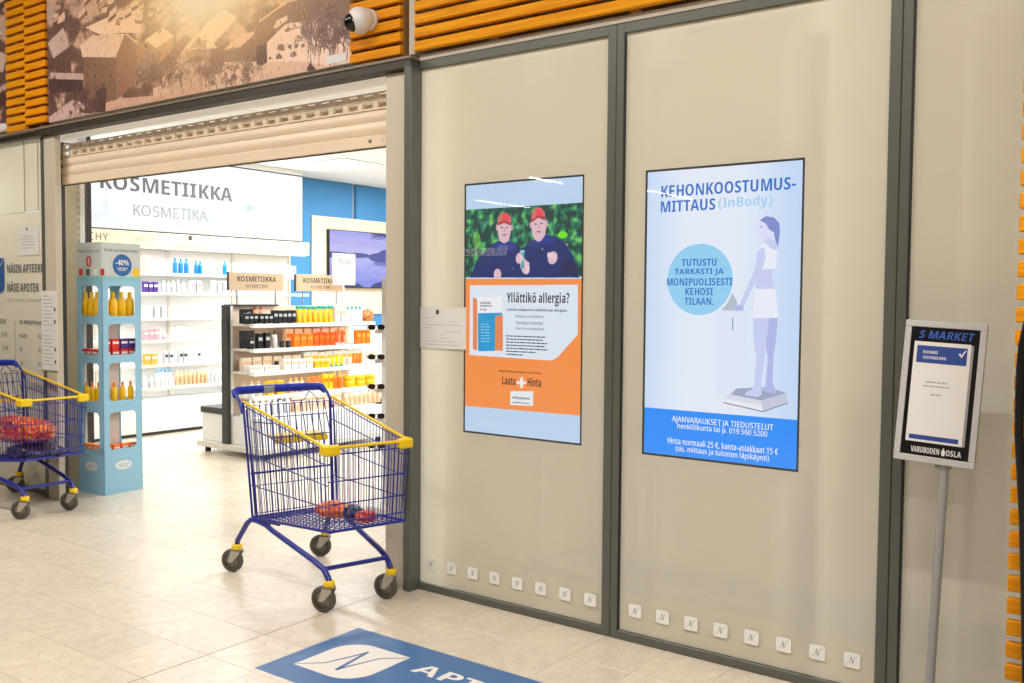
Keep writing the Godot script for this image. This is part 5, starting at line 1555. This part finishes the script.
# ------------------------------------------------------------------ blue cardboard display tower
func build_display_tower() -> void:
	var x0 := -0.30
	var z0 := -0.335
	var t := thing("display_tower", "pale blue cardboard display tower with rounded windows inside the opening", "display stand", Vector3(-6.545, 0, -0.262), 0.09)
	# origin at its near corner; it reaches to -x and to -z
	var blue := mat("card_blue", Color(0.56, 0.75, 0.85), 0.55)
	var inner: Material = mats.white
	var bands := [0.0, 0.315, 0.625, 0.925, 1.225, 1.53, 1.60]   # window gaps between
	var win := [[0.335, 0.615], [0.70, 0.985], [1.045, 1.275], [1.335, 1.56]]
	# two faces with holes: built of strips around each window, corners rounded
	for face in 4:
		var w: float = -x0 if face % 2 == 0 else -z0
		var st := start()
		var m := 0.05
		var strip := func(ax: float, ay: float, bx: float, by: float) -> void:
			box_in(st, Vector3(ax, ay, -0.006), Vector3(bx, by, 0.0))
		strip.call(0, 0, m, 1.60)
		strip.call(w - m, 0, w, 1.60)
		var prev := 0.0
		for q in win:
			strip.call(m, prev, w - m, q[0])
			prev = q[1]
			# rounded corners of the window
			var r := 0.035
			for cx in [0, 1]:
				for cy in [0, 1]:
					var corner := Vector2(m if cx == 0 else w - m, q[0] if cy == 0 else q[1])
					var dir := Vector2(1 if cx == 0 else -1, 1 if cy == 0 else -1)
					var pts := PackedVector2Array([corner])
					for k in 6:
						var a := PI / 2 * k / 5.0
						pts.append(corner + Vector2(dir.x * (r - r * sin(a)), dir.y * (r - r * cos(a))))
					plate_in(st, pts, -0.006, 0.0)
		strip.call(m, prev, w - m, 1.60)
		var at := [Transform3D(Basis.IDENTITY, Vector3(x0, 0, 0)), Transform3D(FACE_X, Vector3(0, 0, 0)), Transform3D(Basis(Vector3.UP, PI), Vector3(0, 0, z0)), Transform3D(Basis(Vector3.UP, -PI / 2), Vector3(x0, 0, z0))]
		var o := mi("card_face", done(st), blue, t)
		o.transform = at[face]
	# shelves, centre post, header
	var floors := [0.30, 0.665, 1.01, 1.30]
	for y in floors:
		slab("shelf", Vector3(x0 + 0.007, y - 0.012, z0 + 0.007), Vector3(-0.007, y, -0.007), inner, t)
	slab("lid", Vector3(x0 + 0.007, 1.585, z0 + 0.007), Vector3(-0.007, 1.597, -0.007), blue, t)
	slab("centre_post", Vector3(x0 * 0.5 - 0.045, 0.30, z0 * 0.5 - 0.045), Vector3(x0 * 0.5 + 0.045, 1.30, z0 * 0.5 + 0.045), mat("card_pale", Color(0.86, 0.80, 0.76), 0.7), t)
	var st := start()
	box_in(st, Vector3(x0, 1.60, -0.006), Vector3(0, 1.88, 0))
	box_in(st, Vector3(-0.006, 1.60, z0), Vector3(0, 1.88, -0.006))
	mi("header", done(st), mat("header_print", Color(0.76, 0.78, 0.77), 0.6), t)
	slab("header_foot", Vector3(x0, 1.60, 0.0), Vector3(0.001, 1.63, 0.001), mat("header_teal", Color(0.50, 0.75, 0.76), 0.6), t)
	slab("header_foot", Vector3(0.0, 1.60, z0), Vector3(0.001, 1.63, 0.001), mats.header_teal, t)
	letters(t, "Tarjoukset", Vector3(x0 / 2, 1.80, 0.0005), Vector2(0.26, 0.028), mats.ink_grey, 400, 1)
	letters(t, "0", Vector3(x0 / 2, 1.70, 0.0005), Vector2(0.06, 0.08), mat("sale_red", Color(0.80, 0.18, 0.16), 0.6), 700, 1)
	for k in 4:
		slab("product_print", Vector3(x0 + 0.03 + 0.085 * k, 1.635, 0.0), Vector3(x0 + 0.075 + 0.085 * k, 1.685, 0.0008), [mats.sale_red, mats.ink_grey, mats.offwhite, mats.sale_red][k], t)
	letters(t, "Kesän aurinkotuotteet", Vector3(0.0005, 1.815, z0 / 2), Vector2(0.29, 0.024), mats.ink_grey, 400, 1, FACE_X)
	var badge := PackedVector2Array()
	for k in 28:
		badge.append(Vector2(cos(TAU * k / 28), sin(TAU * k / 28)) * 0.082)
	mi("badge", plate(badge, 0.0, 0.0008), mat("badge_blue", Color(0.05, 0.36, 0.62), 0.5), t, Vector3(0, 1.715, z0 * 0.52), FACE_X)
	letters(t, "-40%", Vector3(0.001, 1.715, z0 * 0.52), Vector2(0.115, 0.042), mats.paper, 700, 1, FACE_X)
	bars(t, Vector3(0.001, 1.69, z0 * 0.52 + 0.045), [[0, 0.09], [0.01, 0.07]], 0.014, 0.007, mats.paper, FACE_X)
	var yb := PackedVector2Array()
	for v in badge:
		yb.append(v * 0.42)
	mi("badge", plate(yb, 0.0, 0.0008), mat("badge_yellow", Color(0.90, 0.74, 0.15), 0.5), t, Vector3(0, 1.665, z0 * 0.88), FACE_X)
	# oval maker's mark at the foot of both faces
	var oval := PackedVector2Array()
	for v in badge:
		oval.append(Vector2(v.x * 0.9, v.y * 0.42))
	for q in [[Vector3(x0 / 2, 0.21, 0.0), Basis.IDENTITY], [Vector3(0.0, 0.21, z0 / 2), FACE_X]]:
		var o := mi("oval_mark", plate(oval, 0.0, 0.0006), mats.paper, t, q[0], q[1])
		bars(o, Vector3(-0.05, 0.002, 0.0007), [[0, 0.1], [0.01, 0.08]], 0.016, 0.008, blue)
	# goods standing in the windows
	var T := t.transform
	var P := func(k: String) -> Material: return mats["goods_" + k]
	var sets := [
		[3, "bottle", "yellow_bottle", "yellow sun lotion bottle in the tower's top window", "yellow", "yellow", 0.215, 0.074, 5],
		[2, "box", "red_carton", "red carton stacked in the tower's second window", "red", "white", 0.075, 0.075, 4],
		[1, "bottle", "orange_bottle", "orange bottle in the tower's third window", "yellow", "orange", 0.17, 0.05, 3],
		[0, "box", "orange_carton", "small orange carton in the tower's lowest window", "orange", "white", 0.065, 0.07, 4]]
	for a in sets:
		var y: float = floors[a[0]]
		var mdl: Array = [[-0.06, -0.06], [-0.06, -0.135], [-0.06, -0.21], [-0.06, -0.28], [-0.14, -0.06], [-0.21, -0.06], [-0.28, -0.06]]
		for k in mdl.size():
			var p := T * Vector3(mdl[k][0], y, mdl[k][1])
			goods(a[1], a[2], a[3], "bottle" if a[1] == "bottle" else "carton", "goods in the blue display tower", p, Vector3(a[7] * 0.85, a[6], 0.055), P.call(a[4]), P.call(a[5]), t.rotation.y + (PI / 2 if k < 4 else 0.0))
		if a[0] == 2:
			for k in 4:
				var p := T * Vector3(mdl[k][0], y + 0.077, mdl[k][1])
				goods("box", "purple_carton" if k > 1 else "red_carton", ("purple carton" if k > 1 else "red carton") + " on top of others in the tower's second window", "carton", "goods in the blue display tower", p, Vector3(0.064, 0.075, 0.055), P.call("purple" if k > 1 else "red"), P.call("white"), t.rotation.y + PI / 2)

# ------------------------------------------------------------------ poster stand and what stands beside it
func build_poster_stand() -> void:
	var p := thing("poster_stand", "grey floor poster stand with black panel holding a white and blue sheet", "poster stand", Vector3(-0.704, 0, 0.245))
	var grey := mat("stand_grey", Color(0.66, 0.66, 0.65), 0.4, 0.3)
	slab("base_plate", Vector3(-0.15, 0.0, -0.15), Vector3(0.15, 0.008, 0.15), grey, p, 0.003)
	var lean := Basis(Vector3(0, 0, 1), -0.035)
	mi("pole", tube([Vector3(0, 0.008, 0), lean * Vector3(0, 1.0, 0)], 0.0145, 14), grey, p)
	# the head, leaning back a little
	var head := Basis(Vector3(0, 0, 1), -0.048) * Basis(Vector3(1, 0, 0), -0.075)
	var c := Vector3(0.013, 1.192, 0.0)
	var h := Transform3D(head, c)
	var fr := start()
	for r in [[-0.125, -0.235, 0.125, -0.213], [-0.125, 0.213, 0.125, 0.235], [-0.125, -0.213, -0.105, 0.213], [0.105, -0.213, 0.125, 0.213]]:
		box_in(fr, Vector3(r[0], r[1], -0.008), Vector3(r[2], r[3], 0.010), 0.002)
	var o := mi("frame", done(fr), mat("frame_grey", Color(0.74, 0.73, 0.72), 0.45), p)
	o.transform = h
	var put := func(called: String, lo: Vector3, hi: Vector3, m: Material) -> void:
		var st := start()
		box_in(st, lo, hi)
		mi(called, done(st), m, p).transform = h
	put.call("panel", Vector3(-0.106, -0.214, -0.006), Vector3(0.106, 0.214, 0.005), mats.black)
	put.call("sheet", Vector3(-0.092, -0.168, 0.005), Vector3(0.082, 0.165, 0.0065), mats.paper)
	put.call("sleeve_edge", Vector3(0.082, -0.168, 0.005), Vector3(0.090, 0.162, 0.0062), mat("sleeve", Color(0.60, 0.58, 0.58), 0.4))
	var blue := mat("poster_blue", Color(0.14, 0.26, 0.55), 0.6)
	put.call("blue_header", Vector3(-0.082, 0.095, 0.0065), Vector3(0.072, 0.152, 0.0072), blue)
	put.call("blue_footer", Vector3(-0.082, -0.160, 0.0065), Vector3(0.070, -0.145, 0.0072), blue)
	var tx := func(s: String, x: float, y: float, size: Vector2, m: Material, weight: int, align: int, z: float, slant := 0.0) -> void:
		var l := letters(p, s, Vector3(x, y, z), size, m, weight, align, Basis.IDENTITY, "Droid Sans", slant)
		l.transform = h * l.transform
	tx.call("S MARKET", 0.0, 0.176, Vector2(0.165, 0.026), mat("logo_blue", Color(0.20, 0.36, 0.68), 0.5), 700, 1, 0.0055, 0.2)
	tx.call("VARUBODEN", -0.072, -0.203, Vector2(0.088, 0.019), mats.paper, 700, 0, 0.0055)
	tx.call("OSLA", 0.036, -0.203, Vector2(0.046, 0.019), mats.paper, 700, 0, 0.0055)
	tx.call("HUOMIO", -0.062, 0.126, Vector2(0.045, 0.010), mats.paper, 700, 0, 0.0074)
	tx.call("CUSTOMER INFO", -0.062, 0.108, Vector2(0.072, 0.010), mats.paper, 700, 0, 0.0074)
	var tick := start()
	plate_in(tick, PackedVector2Array([Vector2(0.046, 0.132), Vector2(0.051, 0.135), Vector2(0.055, 0.128), Vector2(0.066, 0.146), Vector2(0.069, 0.144), Vector2(0.056, 0.120)]), 0.0072, 0.0078)
	mi("tick_mark", done(tick), mats.paper, p).transform = h
	var fl := start()
	plate_in(fl, PackedVector2Array([Vector2(0.024, -0.205), Vector2(0.032, -0.205), Vector2(0.034, -0.192), Vector2(0.028, -0.178), Vector2(0.022, -0.192)]), 0.005, 0.0062)
	mi("drop_mark", done(fl), mats.paper, p).transform = h
	var l := bars(p, Vector3(-0.045, 0.03, 0.0066), [[0.0, 0.066], [-0.008, 0.082], [0, 0], [0.018, 0.032]], 0.0135, 0.0042, mats.ink_pale)
	l.transform = h * l.transform
	slab("bracket", Vector3(0.0, 0.94, -0.03), Vector3(0.05, 1.02, -0.012), grey, p)
	# the bowed black stand that the picture's edge cuts
	var b := thing("bowed_stand", "tall bowed black stand in front of the slat clad pier", "stand", Vector3(0, 0, 0))
	var pts := []
	for q in [[1024, 322], [1019, 345], [1016.5, 370], [1015.5, 400], [1015, 435], [1017, 470], [1019.5, 520], [1021, 580], [1022, 640], [1023, 700]]:
		var r := ray(q[0] + 4.0, q[1])
		pts.append(EYE + r * ((0.56 - EYE.z) / r.z))
	pts.append(Vector3(pts[-1].x, 0.01, 0.56))
	var st := start()
	tube_in(st, pts, 0.0125, 10)
	mi("bowed_tube", done(st), mats.black, b)
	slab("board", Vector3(pts[-1].x + 0.03, 0.05, 0.55), Vector3(pts[-1].x + 0.45, 1.42, 0.57), mats.black, b, 0.004)
	slab("foot", Vector3(pts[-1].x - 0.03, 0.0, 0.46), Vector3(pts[-1].x + 0.45, 0.012, 0.66), mats.black, b, 0.003)

func build_small_things() -> void:
	# dome camera on the slats beside the town picture
	var c := thing("dome_camera", "white surveillance camera with a dark dome mounted on slats beside the picture", "camera", Vector3(-3.50, 2.91, 0.042))
	var aim := Basis(Vector3.UP, -0.55) * Basis(Vector3.RIGHT, PI / 2 + 0.35)
	var white := mat("camera_white", Color(0.86, 0.85, 0.84), 0.35)
	mi("mount", lathe([[0.0, 0.0], [0.055, 0.0], [0.055, 0.02], [0.05, 0.03], [0.0, 0.03]], 24), white, c, Vector3.ZERO, Basis(Vector3.RIGHT, PI / 2))
	var prof := [[0.0, -0.03], [0.045, -0.03]]
	for k in 9:
		var a := lerpf(-0.6, 0.75, k / 8.0)
		prof.append([cos(a) * 0.068, 0.035 + sin(a) * 0.06])
	prof.append([0.046, 0.078])
	prof.append([0.0, 0.074])
	mi("housing", lathe(prof, 28), white, c, Vector3(0.0, 0, 0.035), aim)
	var dome := []
	for k in 9:
		var a := PI / 2 * k / 8.0
		dome.append([cos(a) * 0.046, 0.076 + sin(a) * 0.040])
	mi("dome", lathe(dome, 24), mat("dome_black", Color(0.05, 0.045, 0.045), 0.06), c, Vector3(0.0, 0, 0.035), aim)
	# a hanging department sign in the hall, seen mirrored in the glass
	var s := thing("hanging_sign", "lit white department lettering hanging in the hall", "sign", Vector3(-10.55, 2.24, 10.0))
	slab("rail", Vector3(-0.55, 0.21, 0.0), Vector3(0.55, 0.235, 0.03), mats.dark_grey, s)
	letters(s, "Vihannekset", Vector3(0.0, 0.01, -0.002), Vector2(1.02, 0.19), glow("sign_glow", Color(1, 0.98, 0.92), 4.0), 700, 1, Basis(Vector3.UP, PI))
	for x in [-0.5, 0.5]:
		mi("cable", tube([Vector3(x, 0.24, 0.015), Vector3(x, 2.16, 0.015)], 0.004, 5), mats.cable, s)
